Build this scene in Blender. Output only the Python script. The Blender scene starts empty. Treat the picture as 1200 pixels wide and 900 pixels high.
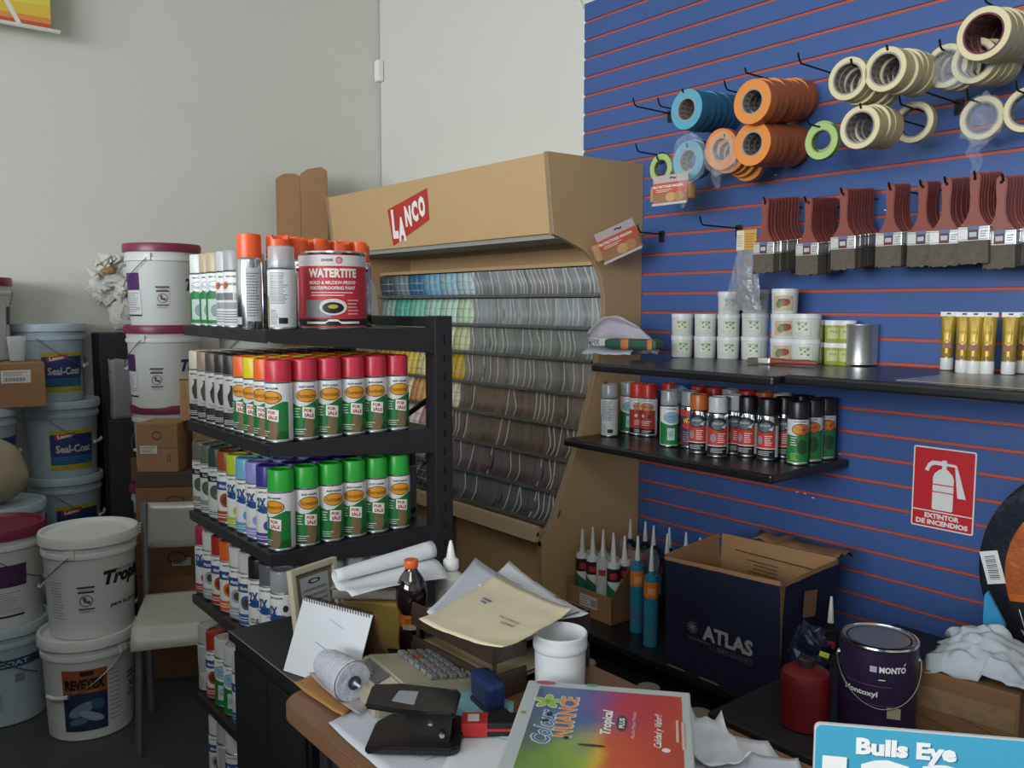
import bpy, bmesh, math, random
from mathutils import Vector, Matrix, noise
random.seed(7)
C = bpy.context.scene.collection
PI = math.pi
def srgb(h):
    h = h.lstrip('#'); c = [int(h[i:i+2], 16)/255 for i in (0, 2, 4)]
    return tuple(x/12.92 if x <= .04045 else ((x+.055)/1.055)**2.4 for x in c)

# ------------------------------------------------------------------ camera
CAM = Vector((4.65, -2.55, 1.43)); YAW = math.radians(39.13); PITCH = math.radians(5.28); ROLL = math.radians(.07)
Fw = Vector((-math.cos(YAW)*math.cos(PITCH), math.sin(YAW)*math.cos(PITCH), -math.sin(PITCH)))
Rt = Fw.cross(Vector((0, 0, 1))).normalized(); Up = Rt.cross(Fw)
Rt, Up = Rt*math.cos(ROLL)+Up*math.sin(ROLL), -Rt*math.sin(ROLL)+Up*math.cos(ROLL)
cd = bpy.data.cameras.new('camera'); cam = bpy.data.objects.new('camera', cd); C.objects.link(cam)
cd.sensor_width = 36; cd.lens = 30.0; cd.clip_start = .05
m3 = Matrix((Rt, Up, -Fw)).transposed(); cam.matrix_world = Matrix.Translation(CAM) @ m3.to_4x4()
bpy.context.scene.camera = cam
# points of the place measured from the photograph: on a plane x = X, y = Y, z = Z, or at a depth D
def ray(x, y): return Fw + Rt*((x-600)/1000) - Up*((y-450)/1000)
def onX(x, y, X): d = ray(x, y); return CAM + d*((X-CAM.x)/d.x)
def onY(x, y, Y): d = ray(x, y); return CAM + d*((Y-CAM.y)/d.y)
def onZ(x, y, Z): d = ray(x, y); return CAM + d*((Z-CAM.z)/d.z)
def dep(x, y, D): return CAM + ray(x, y)*D
def facecam(x, y): return math.atan2(CAM.y-y, CAM.x-x) + PI/2

# ------------------------------------------------------------------ light
sc = bpy.context.scene
sc.view_settings.view_transform = 'Standard'; sc.view_settings.look = 'None'
sc.view_settings.gamma = 1; sc.view_settings.use_curve_mapping = False
sc.view_settings.exposure = 0.5
w = bpy.data.worlds.new('sky'); sc.world = w; w.use_nodes = True
w.node_tree.nodes['Background'].inputs[0].default_value = (.72, .85, 1, 1)
w.node_tree.nodes['Background'].inputs[1].default_value = 1.2
def area(name, loc, target, sx, sy, power, col):
    l = bpy.data.lights.new(name, 'AREA'); l.shape = 'RECTANGLE'; l.size = sx; l.size_y = sy; l.energy = power; l.color = col
    o = bpy.data.objects.new(name, l); C.objects.link(o); o.location = loc
    o.rotation_euler = (Vector(target)-Vector(loc)).to_track_quat('-Z', 'Y').to_euler(); return o
area('window_daylight', (4.6, -7.75, 2.25), (3.2, 0, 1.95), 5.0, 1.7, 270, (.93, .97, 1))
area('overhead_fill', (5.5, -3.6, 3.3), (5.5, -3.6, 0), 1.2, 1.2, 24, (1, .97, .92))  # added soft fill from above, no fixture known there

# ------------------------------------------------------------------ materials
MATS = {}
def mat(name, col, rough=.6, metal=0., noise_amt=0., scale=8., bump=0., alpha=1., trans=0., spec=.5, coat=0., ior=1.45, emit=0.):
    if name in MATS: return MATS[name]
    m = bpy.data.materials.new(name); m.use_nodes = True; nt = m.node_tree; b = nt.nodes['Principled BSDF']
    c = srgb(col) if isinstance(col, str) else col
    b.inputs['Base Color'].default_value = (*c, 1); b.inputs['Roughness'].default_value = rough
    b.inputs['Metallic'].default_value = metal; b.inputs['IOR'].default_value = ior
    b.inputs['Specular IOR Level'].default_value = spec; b.inputs['Coat Weight'].default_value = coat
    b.inputs['Alpha'].default_value = alpha; b.inputs['Transmission Weight'].default_value = trans
    tc = nt.nodes.new('ShaderNodeTexCoord'); nz = nt.nodes.new('ShaderNodeTexNoise')
    nz.inputs['Scale'].default_value = scale; nz.inputs['Detail'].default_value = 4
    nt.links.new(tc.outputs['Object'], nz.inputs['Vector'])
    na = noise_amt or .04
    mx = nt.nodes.new('ShaderNodeMix'); mx.data_type = 'RGBA'
    mx.inputs[6].default_value = (*[x*(1-na) for x in c], 1); mx.inputs[7].default_value = (*[min(1, x*(1+na)) for x in c], 1)
    nt.links.new(nz.outputs['Fac'], mx.inputs[0]); nt.links.new(mx.outputs[2], b.inputs['Base Color'])
    if bump:
        bp = nt.nodes.new('ShaderNodeBump'); bp.inputs['Strength'].default_value = bump; bp.inputs['Distance'].default_value = .01
        nt.links.new(nz.outputs['Fac'], bp.inputs['Height']); nt.links.new(bp.outputs['Normal'], b.inputs['Normal'])
    if emit: b.inputs['Emission Color'].default_value = (*c, 1); b.inputs['Emission Strength'].default_value = emit
    MATS[name] = m; return m
def plas(h, r=.35): return mat('plastic_'+h, '#'+h, r)
def paper(h): return mat('paper_'+h, '#'+h, .75, noise_amt=.05, scale=20)
def ink(h): return mat('print_'+h, '#'+h, .45)
CARD = mat('cardboard', '#9a7653', .85, noise_amt=.12, scale=14, bump=.15)
CARD2 = mat('cardboard_dark', '#7d5c40', .85, noise_amt=.15, scale=11, bump=.15)
BLACK = mat('black_metal', '#2b2a2d', .42, noise_amt=.15, scale=30)
CHROME = mat('chrome', '#c9cbce', .18, metal=1)
STEEL = mat('steel', '#8f9296', .35, metal=1)
WIRE = mat('black_wire', '#0c0c0e', .4)
CLEAR = mat('clear_film', '#e8eef2', .1, alpha=.10, spec=.9, noise_amt=.1, bump=.6, scale=30)
CLCAP = mat('clear_cap', '#b9c0c4', .2, alpha=.6, spec=.8)
GLASSY = mat('clear_plastic', '#dfe6ea', .1, alpha=.3, spec=.9)

# ------------------------------------------------------------------ mesh builder
TXT = {}
def textmesh(s, bold=0.0, shear=0.0):
    k = (s, bold, shear)
    if k not in TXT:
        c = bpy.data.curves.new('t', 'FONT'); c.body = s; c.align_x = 'CENTER'; c.align_y = 'CENTER'; c.offset = bold; c.shear = shear; c.resolution_u = 2
        o = bpy.data.objects.new('t', c); m = o.to_mesh()
        TXT[k] = ([v.co.copy() for v in m.vertices], [tuple(p.vertices) for p in m.polygons])
        o.to_mesh_clear(); bpy.data.objects.remove(o); bpy.data.curves.remove(c)
    return TXT[k]
def wrapmap(r0, r1=None, h=1.0, off=.0006):
    """label coordinates (s across, z up) laid round an upright cylinder or cone whose front is -Y"""
    if r1 is None: r1 = r0
    def f(s, z, lift=0):
        r = r0+(r1-r0)*z/h+off+lift; a = s/((r0+r1)/2); return Vector((r*math.sin(a), -r*math.cos(a), z))
    return f
def flatmap(M):
    def f(s, t, lift=0): return M @ Vector((s, t, lift))
    return f
KIDS = {}
class MB:
    def __init__(s): s.v = []; s.f = []; s.m = []; s.sm = []; s.mats = []; s.M = Matrix()
    def mi(s, m):
        if m not in s.mats: s.mats.append(m)
        return s.mats.index(m)
    def add(s, vs, fs, m, smooth=False, M=None):
        o = len(s.v); T = s.M @ M if M is not None else s.M
        s.v += [T @ Vector(v) for v in vs]; i = s.mi(m)
        for f in fs: s.f.append(tuple(o+k for k in f)); s.m.append(i); s.sm.append(smooth)
        return s
    def bm(s, b, m, smooth=False, M=None):
        b.verts.index_update(); s.add([v.co.copy() for v in b.verts], [[v.index for v in f.verts] for f in b.faces], m, smooth, M); b.free(); return s
    def box(s, c, d, m, bev=.003, rz=0, M=None):
        b = bmesh.new(); bmesh.ops.create_cube(b, size=1)
        for v in b.verts: v.co = Vector((v.co.x*d[0], v.co.y*d[1], v.co.z*d[2]))
        bev = min(bev, min(d)*.3)
        if bev > 0: bmesh.ops.bevel(b, geom=b.edges[:], offset=bev, segments=2, affect='EDGES', profile=.6)
        T = Matrix.Translation(c) @ Matrix.Rotation(rz, 4, 'Z')
        return s.bm(b, m, False, M @ T if M is not None else T)
    def b2(s, x0, x1, y0, y1, z0, z1, m, bev=.003): return s.box(((x0+x1)/2, (y0+y1)/2, (z0+z1)/2), (abs(x1-x0), abs(y1-y0), abs(z1-z0)), m, bev)
    def lathe(s, prof, m, seg=28, M=None, smooth=True, cap=True):
        vs = []; fs = []
        for r, z in prof:
            for k in range(seg): a = 2*PI*k/seg; vs.append((r*math.cos(a), r*math.sin(a), z))
        for i in range(len(prof)-1):
            for k in range(seg): k2 = (k+1) % seg; fs.append((i*seg+k, i*seg+k2, (i+1)*seg+k2, (i+1)*seg+k))
        if cap:
            if prof[0][0] > 1e-5: fs.append(tuple(range(seg))[::-1])
            if prof[-1][0] > 1e-5: fs.append(tuple((len(prof)-1)*seg+k for k in range(seg)))
        return s.add(vs, fs, m, smooth, M)
    def tube(s, pts, r, m, seg=8, M=None):
        pts = [Vector(p) for p in pts]; vs = []; fs = []; n = len(pts); prev = None
        for i, p in enumerate(pts):
            t = (pts[min(i+1, n-1)]-pts[max(i-1, 0)]).normalized()
            if prev is None: u = t.orthogonal().normalized()
            else: u = (prev-t*prev.dot(t)).normalized()
            prev = u; w_ = t.cross(u); rr = r[i] if isinstance(r, (list, tuple)) else r
            for k in range(seg): a = 2*PI*k/seg; vs.append(p+(u*math.cos(a)+w_*math.sin(a))*rr)
        for i in range(n-1):
            for k in range(seg): k2 = (k+1) % seg; fs.append((i*seg+k, i*seg+k2, (i+1)*seg+k2, (i+1)*seg+k))
        fs.append(tuple(range(seg))[::-1]); fs.append(tuple((n-1)*seg+k for k in range(seg)))
        return s.add(vs, fs, m, True, M)
    def prism(s, poly, t0, t1, m, M=None, bev=0):
        """polygon in the local XY plane pushed out from z=t0 to t1"""
        b = bmesh.new(); lo = [b.verts.new((x, y, t0)) for x, y in poly]; f = b.faces.new(lo)
        r = bmesh.ops.extrude_face_region(b, geom=[f]); bmesh.ops.translate(b, verts=[e for e in r['geom'] if isinstance(e, bmesh.types.BMVert)], vec=(0, 0, t1-t0))
        bmesh.ops.recalc_face_normals(b, faces=b.faces[:])
        if bev: bmesh.ops.bevel(b, geom=b.edges[:], offset=bev, segments=2, affect='EDGES')
        return s.bm(b, m, False, M)
    def grid(s, nu, nv, fn, m, smooth=True, M=None):
        vs = [fn(i/nu, j/nv) for j in range(nv+1) for i in range(nu+1)]
        return s.add(vs, [(j*(nu+1)+i, j*(nu+1)+i+1, (j+1)*(nu+1)+i+1, (j+1)*(nu+1)+i) for j in range(nv) for i in range(nu)], m, smooth, M)
    # ---- print laid on a surface through a map(s,t,lift)
    def pj(s, mp, poly, m, lift=0, step=.008):
        b = bmesh.new(); f = b.faces.new([b.verts.new((x, y, 0)) for x, y in poly])
        xs = [p[0] for p in poly]; x = min(xs)+step
        while x < max(xs)-1e-5:
            bmesh.ops.bisect_plane(b, geom=b.verts[:]+b.edges[:]+b.faces[:], plane_co=(x, 0, 0), plane_no=(1, 0, 0)); x += step
        for v in b.verts: v.co = mp(v.co.x, v.co.y, lift)
        return s.bm(b, m)
    def rect(s, mp, x0, x1, z0, z1, m, lift=0, step=.008): return s.pj(mp, [(x0, z0), (x1, z0), (x1, z1), (x0, z1)], m, lift, step)
    def ell(s, mp, x, z, rx, rz, m, lift=0, rot=0, n=22):
        p = []
        for k in range(n):
            a = 2*PI*k/n; u = rx*math.cos(a); v = rz*math.sin(a); p.append((x+u*math.cos(rot)-v*math.sin(rot), z+u*math.sin(rot)+v*math.cos(rot)))
        return s.pj(mp, p, m, lift)
    def ring(s, mp, x, z, r0, r1, m, lift=0, n=24):
        for k in range(n):
            a = 2*PI*k/n; b = 2*PI*(k+1)/n
            s.add([mp(x+r*math.cos(t), z+r*math.sin(t), lift) for r, t in ((r0, a), (r1, a), (r1, b), (r0, b))], [(0, 1, 2, 3)], m)
        return s
    def line(s, mp, p, q, wd, m, lift=0):
        d = Vector((q[0]-p[0], q[1]-p[1])); n = Vector((-d.y, d.x)).normalized()*wd/2
        return s.pj(mp, [(p[0]+n.x, p[1]+n.y), (p[0]-n.x, p[1]-n.y), (q[0]-n.x, q[1]-n.y), (q[0]+n.x, q[1]+n.y)], m, lift)
    def text(s, mp, t, x, z, wd, m, lift=.0003, h=None, bold=0., shear=0., rot=0.):
        """text centred on (x,z) and fitted to width wd (height h if given)"""
        vs, fs = textmesh(t, bold, shear); x0 = min(v.x for v in vs); x1 = max(v.x for v in vs); y0 = min(v.y for v in vs); y1 = max(v.y for v in vs)
        k = wd/(x1-x0); ky = h/(y1-y0) if h else k; out = []; cr, sr = math.cos(rot), math.sin(rot)
        for v in vs:
            a = (v.x-(x0+x1)/2)*k; b = (v.y-(y0+y1)/2)*ky; out.append(mp(x+a*cr-b*sr, z+a*sr+b*cr, lift))
        return s.add(out, fs, m)
    def lines(s, mp, x0, x1, z0, z1, n, m, lift=0, th=.3, seed=1):
        """rows of fine print too small to read"""
        r = random.Random(seed); h = (z1-z0)/n
        for i in range(n):
            zz = z1-h*(i+.5); s.rect(mp, x0, x1-(x1-x0)*r.random()*.3, zz-h*th/2, zz+h*th/2, m, lift)
        return s
    def build(s, name, parent=None, loc=None, solid=0, sub=0, rot=None):
        me = bpy.data.meshes.new(name); me.from_pydata([tuple(v) for v in s.v], [], s.f)
        for m in s.mats: me.materials.append(m)
        me.polygons.foreach_set('material_index', s.m); me.polygons.foreach_set('use_smooth', s.sm); me.update()
        if any(s.sm): me.set_sharp_from_angle(angle=.62)
        o = bpy.data.objects.new(name, me); C.objects.link(o)
        if parent: o.parent = parent; KIDS.setdefault(parent.name, []).append(o)
        if loc is not None: o.location = loc
        if rot is not None: o.rotation_euler = rot
        if solid: md = o.modifiers.new('thickness', 'SOLIDIFY'); md.thickness = solid; md.offset = 0
        if sub: md = o.modifiers.new('smooth', 'SUBSURF'); md.levels = sub; md.render_levels = sub
        return o
def nth(n):
    base = ['first', 'second', 'third', 'fourth', 'fifth', 'sixth', 'seventh', 'eighth', 'ninth', 'tenth', 'eleventh', 'twelfth', 'thirteenth', 'fourteenth', 'fifteenth', 'sixteenth', 'seventeenth', 'eighteenth', 'nineteenth']
    if n < 19: return base[n]
    if n == 19: return 'twentieth'
    if n < 29: return 'twenty-'+base[n-20]
    if n == 29: return 'thirtieth'
    return 'thirty-'+base[n-30]
def tag(o, label, cat, group=None, kind=None):
    o['label'] = label; o['category'] = cat
    if group: o['group'] = group
    if kind: o['kind'] = kind
    return o
def thing(name, label, cat, loc=(0, 0, 0), rz=0, group=None, rot=None):
    o = bpy.data.objects.new(name, None); C.objects.link(o); o.empty_display_size = .05; o.location = loc
    o.rotation_euler = rot if rot else (0, 0, rz); return tag(o, label, cat, group)
def struct(o): o['kind'] = 'structure'; return o
def copy_tree(o, parent=None):
    c = o.copy(); C.objects.link(c); c.parent = parent
    for ch in KIDS.get(o.name, ()): copy_tree(ch, c)
    return c
PROTO = {}
def place(key, maker, loc, rz, label, group=None, rot=None, scale=None):
    """first use moves the prototype itself, later uses copy the thing and its parts"""
    if key not in PROTO: PROTO[key] = maker(); o = PROTO[key]; o['_k'] = 1
    else: o = copy_tree(PROTO[key])
    if '_k' in o: del o['_k']
    o.location = loc; o.rotation_euler = rot if rot else (0, 0, rz); o['label'] = label
    if scale: o.scale = (scale,)*3 if not isinstance(scale, tuple) else scale
    if group: o['group'] = group
    elif 'group' in o: del o['group']
    return o
ORD = ['first', 'second', 'third', 'fourth', 'fifth', 'sixth', 'seventh', 'eighth', 'ninth', 'tenth', 'eleventh', 'twelfth', 'thirteenth', 'fourteenth', 'fifteenth', 'sixteenth']

# ================================================================== THE ROOM
WX = .293; WY = .018
FLOORM = mat('floor_concrete', '#454847', .4, noise_amt=.25, scale=3, bump=.05)
WALLM = mat('wall_paint', '#d3d2ca', .85, noise_amt=.03, scale=2)
def shell(name, a, m=WALLM):
    b = MB(); b.b2(*a, m, bev=0); return struct(b.build(name))
shell('floor', (WX-.1, 9, -8, .2, -.1, 0), FLOORM)
shell('ceiling', (WX-.1, 9, -8, .2, 3.6, 3.7))
shell('wall_left', (WX-.12, WX, -8, .2, 0, 3.6))
shell('wall_back', (WX, 9, WY, WY+.12, 0, 3.6))
shell('wall_right', (9, 9.12, -8, .2, 0, 3.6))
# street side wall with the shop window it has behind the photographer
b = MB()
for a in ((WX, 1.0, 0, 3.6), (8.2, 9, 0, 3.6), (1.0, 8.2, 0, .35), (1.0, 8.2, 3.15, 3.6)): b.b2(a[0], a[1], -8.1, -8, a[2], a[3], WALLM, bev=0)
struct(b.build('wall_front'))
b = MB(); AL = mat('aluminium', '#9a9c9e', .4, metal=.8)
for x in (1.0, 2.8, 4.6, 6.4, 8.2): b.b2(x-.03, x+.03, -8.08, -8.02, .35, 3.15, AL)
for z in (.37, 3.13): b.b2(1, 8.2, -8.08, -8.02, z-.03, z+.03, AL)
struct(b.build('window_1'))
shell('light_blocker_left', (WX, 3.3, -3.35, -3.2, 0, 1.55), mat('blocker_dark', '#4a4644', .7))  # unseen block added behind the camera to shade the lower left
shell('light_blocker_right', (3.3, 8.0, -3.75, -3.5, 0, 1.12), mat('blocker_dark', '#4a4644', .7))  # lower unseen block, added to dim the bottom right
# corner cover strip
b = MB(); b.b2(WX, WX+.012, WY-.012, WY, 0, 3.6, mat('seam', '#b9b9b4', .8), bev=.002); struct(b.build('trim_1'))

# slatwall
BLUE = mat('slat_blue', '#3d5a92', .42, noise_amt=.07, scale=2.5)
ORNG = mat('slat_orange', '#b4523c', .5, noise_amt=.12, scale=6)
b = MB(); P = .0749; zt = 2.60; SX0, SX1 = 1.99, 5.2
gz = [zt-P*k for k in range(31)]
b.b2(SX0, SX1, .0125, WY, gz[-1]-.05, 2.675, BLUE, bev=0)
b.b2(SX0, SX1, 0, .0128, gz[0]+.005, 2.675, BLUE, bev=.0015)
for k in range(30): b.b2(SX0, SX1, 0, .0128, gz[k+1]+.005, gz[k]-.005, BLUE, bev=.0015)
sw = thing('slatwall', 'tall blue slatwall panel with orange groove strips covering the right wall', 'slatwall', (0, 0, 0))
b.build('board', sw)
b = MB(); b.b2(SX0+.004, SX1, .006, .0126, -.0048, .0048, ORNG, bev=0); ins = b.build('groove_insert', sw, loc=(0, 0, gz[0]))
for z in gz[1:]: o = ins.copy(); C.objects.link(o); o.location = (0, 0, z)
WH = plas('e9e9e4')
b = MB(); b.b2(-.008, .003, .001, .012, -.006, .006, WH, bev=.001); tip0 = b.build('end_tip', sw, loc=(SX0, 0, gz[0])); tip0['label'] = 'white groove end tip'
for z in gz[1:]: o = tip0.copy(); C.objects.link(o); o.location = (SX0, 0, z)
r = random.Random(3)
for x, z in ((2.62, 1.93), (2.93, 1.87), (3.05, .80), (3.08, .80), (3.11, .79), (3.2, .95), (3.32, 1.72), (3.28, 1.66), (2.9, .97), (2.75, .85)):
    b = MB(); b.box((x, -.0004, z), (.009, .0008, .003), WH, bev=0); o = b.build('paint_chip', sw); o['label'] = 'white chip in the blue finish'
# small white junction box and wire in the corner
p = onY(443, 86, WY)
b = MB(); b.box((WX+.03, WY-.02, p.z), (.05, .035, .115), WH, .006)
tag(b.build('junction_box'), 'small white box fixed high in the wall corner', 'junction box')
b = MB(); b.tube([(1.93, WY-.006, 3.5), (1.935, WY-.006, 2.75), (1.955, -.003, 2.70), (1.985, -.004, 2.66)], .003, WH)
tag(b.build('thin_cable'), 'thin white cable hanging beside the top of blue slatwall', 'cable')

# banner by the left wall
X = .40
t = thing('hanging_banner', 'striped green, yellow and orange banner hanging high on left wall', 'banner', (X, 0, 0))
z0 = onX(60, 36, X).z; y1 = onX(60, 36, X).y; y0 = y1-.9
cols = ['c0543a', 'd98a4a', 'd8b944', 'd6d04c', 'c9cc52', '8fb552', '4f9a5a', '4f9a5a']
b = MB(); mp = flatmap(Matrix(((0, 0, 1, 0), (1, 0, 0, 0), (0, 1, 0, 0), (0, 0, 0, 1))))
b.b2(-.002, .002, y0, y1, z0, z0+.75, paper('d6d04c'), bev=0)
hs = [0, .025, .05, .10, .2, .32, .45, .6, .75]
for i in range(8):
    b.add([mp(y0, z0+hs[i]*.6, .0025), mp(y1, z0+hs[i], .0025), mp(y1, z0+hs[i+1], .0025), mp(y0, z0+hs[i+1]*.6, .0025)], [(0, 1, 2, 3)], paper(cols[i]))
for yy in (y1-.13, y1-.30, y1-.5): b.add([mp(yy, z0, .003), mp(yy+.02, z0, .003), mp(yy-.13, z0+.3, .003), mp(yy-.155, z0+.3, .003)], [(0, 1, 2, 3)], paper('dcdccf'))
b.build('fabric', t)
b = MB(); b.tube([(0, y0, z0), (0, y1+.035, z0)], .009, plas('d8d8d0')); b.build('rod', t)

# tall folded cartons in the corner
p = dep(356, 200, 4.45); p.x = max(p.x, .40)
t = thing('tall_cardboard_carton', 'tall flattened brown cardboard cartons leaning in the corner behind display cabinet', 'cardboard', (.46, -.535, 0), facecam(.4, -.5))
for k, (xa, xb, z_) in enumerate(((-.145, -.022, 2.105), (-.02, .115, 2.135))):
    b = MB(); b.prism([(xa, .0), (xb, 0), (xb-.0, z_-.012), (xb-.03, z_+.008*k), (xa+.04, z_-.004), (xa+.02, z_-.016), (xa, z_-.03)], -.03-.01*k, .03, CARD, Matrix(((1, 0, 0, 0), (0, 0, -1, 0), (0, 1, 0, 0), (0, 0, 0, 1))), .002); b.build('carton_panel', t)

# ================================================================== PAINT DISPLAY CABINET
WOOD = mat('maple_board', '#c2a275', .5, noise_amt=.05, scale=3)
WOODE = mat('maple_edge', '#cdb594', .55, noise_amt=.05, scale=9)
X0, X1 = .63, 2.33
cab = thing('paint_chip_display', 'large light wood paint colour display cabinet with curved side panels', 'display cabinet', (0, 0, 0))
front = [(-.503, 1.975), (-.470, 1.685), (-.42, 1.672), (-.35, 1.648), (-.31, 1.63), (-.272, 1.604), (-.245, 1.57), (-.225, 1.53), (-.211, 1.48), (-.206, 1.43), (-.210, 1.36), (-.228, 1.27), (-.249, 1.19), (-.275, 1.10), (-.299, 1.03), (-.324, .95), (-.357, .87), (-.393, .792), (-.429, .714), (-.465, .637), (-.504, .58), (-.522, .56), (-.522, .54), (-.50, .02)]
poly = [(-.001, 1.98)]+front+[(-.001, .02)]
MYZ = lambda x: Matrix(((0, 0, 1, x), (1, 0, 0, 0), (0, 1, 0, 0), (0, 0, 0, 1)))
for xx, nm in ((X1-.02, 'side_panel'), (X0, 'side_panel')):
    b = MB(); b.prism(poly, 0, .02, WOOD, MYZ(xx))
    for i in range(len(front)-1):   # pale edge banding
        (ya, za), (yb, zb) = front[i], front[i+1]; d = Vector((yb-ya, zb-za)).normalized(); n = Vector((d.y, -d.x))*-.0025
        b.add([(x, y+k*n.x, z+k*n.y) for x in (xx-.001, xx+.021) for (y, z) in ((ya, za), (yb, zb)) for k in (0, 1)], [(0, 1, 3, 2), (4, 6, 7, 5), (1, 5, 7, 3), (0, 2, 6, 4)], WOODE)
    b.build(nm, cab)
b = MB(); b.b2(X0+.02, X1-.02, -.012, -.001, .02, 1.98, WOOD, 0); b.build('back_panel', cab)
b = MB(); a = [(-.497, 1.972), (-.466, 1.69), (-.452, 1.69), (-.483, 1.972)]; b.prism(a, X0+.02, X1-.02, WOOD, MYZ(0)); b.build('header_board', cab)
b = MB(); b.b2(X0+.02, X1-.02, -.485, -.012, 1.955, 1.973, WOOD, .001); b.build('top_board', cab)
b = MB(); b.b2(X0+.02, X1-.02, -.45, -.012, 1.672, 1.69, mat('grey_laminate', '#9b9890', .6), .001); b.build('soffit_board', cab)
# logo plate painted on the header
hd = Matrix(((1, 0, 0, 0), (0, .109, -.994, -.4985), (0, .994, .109, 0), (0, 0, 0, 1)))
def hmap(s, z, lift=0):
    return Vector((s, -.497+(1.972-z)*.11-.0012-lift, z))
b = MB(); RED = ink('b8342b')
b.pj(hmap, [(1.225, 1.70), (1.54, 1.795), (1.545, 1.928), (1.205, 1.865)], RED, 0, .1)
b.text(hmap, 'L', 1.258, 1.797, .048, ink('f2eee8'), .0008, h=.130, bold=.06)
b.text(hmap, 'A', 1.314, 1.771, .064, ink('f2eee8'), .0012, h=.108, bold=.06)
for ch, xx, zz, ww in (('N', 1.375, 1.823, .052), ('C', 1.433, 1.840, .050), ('O', 1.491, 1.855, .052)): b.text(hmap, ch, xx, zz, ww, ink('f2eee8'), .0008, h=.090, bold=.065)
o = b.build('logo', cab); o['label'] = 'red slanted logo plate with white lettering'
# chip board: eight tiers on a leaning back
path = [(-.222, 1.585), (-.205, 1.465), (-.222, 1.335), (-.245, 1.211), (-.275, 1.08), (-.310, .957), (-.357, .836), (-.408, .717), (-.468, .61)]
DKB = mat('dark_rack', '#2b2b2d', .6)
b = MB()
for i in range(8):
    (ya, za), (yb, zb) = path[i], path[i+1]
    b.add([(X0+.02, ya+.052, za), (X1-.02, ya+.052, za), (X1-.02, yb+.052, zb), (X0+.02, yb+.052, zb)], [(0, 1, 2, 3)], DKB)
b.build('rack_back', cab)
ACR = mat('acrylic_edge', '#7a7a78', .3, spec=.6, alpha=.5)
for i in range(8):
    (ya, za), (yb, zb) = path[i], path[i+1]
    b = MB(); b.b2(X0+.02, X1-.02, yb-.012, yb+.05, zb-.002, zb+.002, ACR, 0); b.b2(X0+.02, X1-.02, yb-.014, yb-.012, zb-.002, zb+.014, ACR, 0)
    b.build('tier', cab)
b = MB(); b.b2(X0+.02, X1-.02, -.2, -.012, 1.585, 1.60, WOOD, .001); b.build('inner_board', cab)
b = MB(); b.b2(X0+.02, X1-.02, -.53, -.3, .575, .593, WOOD, .002); b.b2(X0+.02, X1-.02, -.535, -.515, .555, .615, WOODE, .002); b.build('ledge', cab)
b = MB(); b.b2(X0+.02, X1-.02, -.43, -.41, .03, .575, WOOD, .002); b.b2(1.62, 1.66, -.51, -.41, .03, .555, mat('brown_edge', '#8b6f55', .6), .002); b.build('base_front', cab)
# colour cards (thin bent strips standing in the tiers)
rowcol = ['6f7173', '7a8082', '6a706c', '6b6760', '5f5247', '56493f', '55464a', '45484d']
cardmats = []
for i, h in enumerate(rowcol):
    base = srgb(h); L = []
    for k in range(4):
        f = (.8, .95, 1.15, 1.0)[k]; tint = ((1, 1, 1), (1.04, 1, .95), (1, 1, 1), (.95, 1, 1.05))[k]
        L.append(mat('card_%s_%d' % (h, k), tuple(min(1, c*f*t_*1.5) for c, t_ in zip(base, tint)), .45))
    cardmats.append(L)
PALE = mat('card_pale_edge', '#c4c1b7', .5)
def strip_card(mf, me, bend, hgt, lean):
    """a bent packet of narrow strips, seen almost edge on, its cut edge painted pale as if catching light"""
    b = MB(); n = 8; wd = .030; th = .006
    def pt(v, u, t_):
        z = v*hgt; y = lean*v-bend*math.sin(v*PI)*.45; x = bend*.8*math.sin(v*PI*1.3)+u*wd*.86
        return Vector((x+t_*.0, y+u*wd*.35+t_*th, z))
    for t_ in (0, 1): b.grid(1, n, lambda u, v, t_=t_: pt(v, u, t_), mf)
    b.grid(1, n, lambda u, v: pt(v, 1, u), mf); b.grid(1, n, lambda u, v: pt(v, 0, u), me); b.grid(1, n, lambda u, v: pt(v, .16*u, 0)+Vector((0, -.0006, 0)), me)  # pale band paints in the light caught along the edge
    b.add([pt(1, u, t_) for u, t_ in ((0, 0), (1, 0), (1, 1), (0, 1))], [(0, 1, 2, 3)], me)
    return b
CP = {}
rr = random.Random(11); tiers = ['top', 'second', 'third', 'fourth', 'fifth', 'sixth', 'seventh', 'bottom']
toned = ['mid grey', 'blue grey', 'green grey', 'warm grey', 'brown', 'dark brown', 'purple brown', 'charcoal']
for i in range(8):
    (ya, za), (yb, zb) = path[i], path[i+1]; lean = -(ya-yb)
    n = 31; xa = 1.485; xb = X1-.045
    for j in range(n):
        kk = rr.choice([0, 1, 1, 2, 3]); pe = rr.random() < .42; bd = rr.choice((.012, .02, .028)); key = (i, kk, pe, bd)
        if key not in CP:
            CP[key] = strip_card(cardmats[i][kk], PALE if pe else cardmats[i][2], bd, (za-zb)*.93, (za-zb and (ya-yb))*.85).build('colour_card'); o = CP[key]
        else: o = CP[key].copy(); C.objects.link(o)
        o.location = (xa+(xb-xa)*j/(n-1)+rr.uniform(-.003, .003), yb+.010, zb+.003)
        o.rotation_euler = (0, 0, rr.uniform(-.10, .16))
        tag(o, 'bent %s colour strip packet, %s from right in %s tier of display' % (toned[i], nth(n-1-j), tiers[i]), 'colour card', 'strip packets in the %s tier' % tiers[i])
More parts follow.
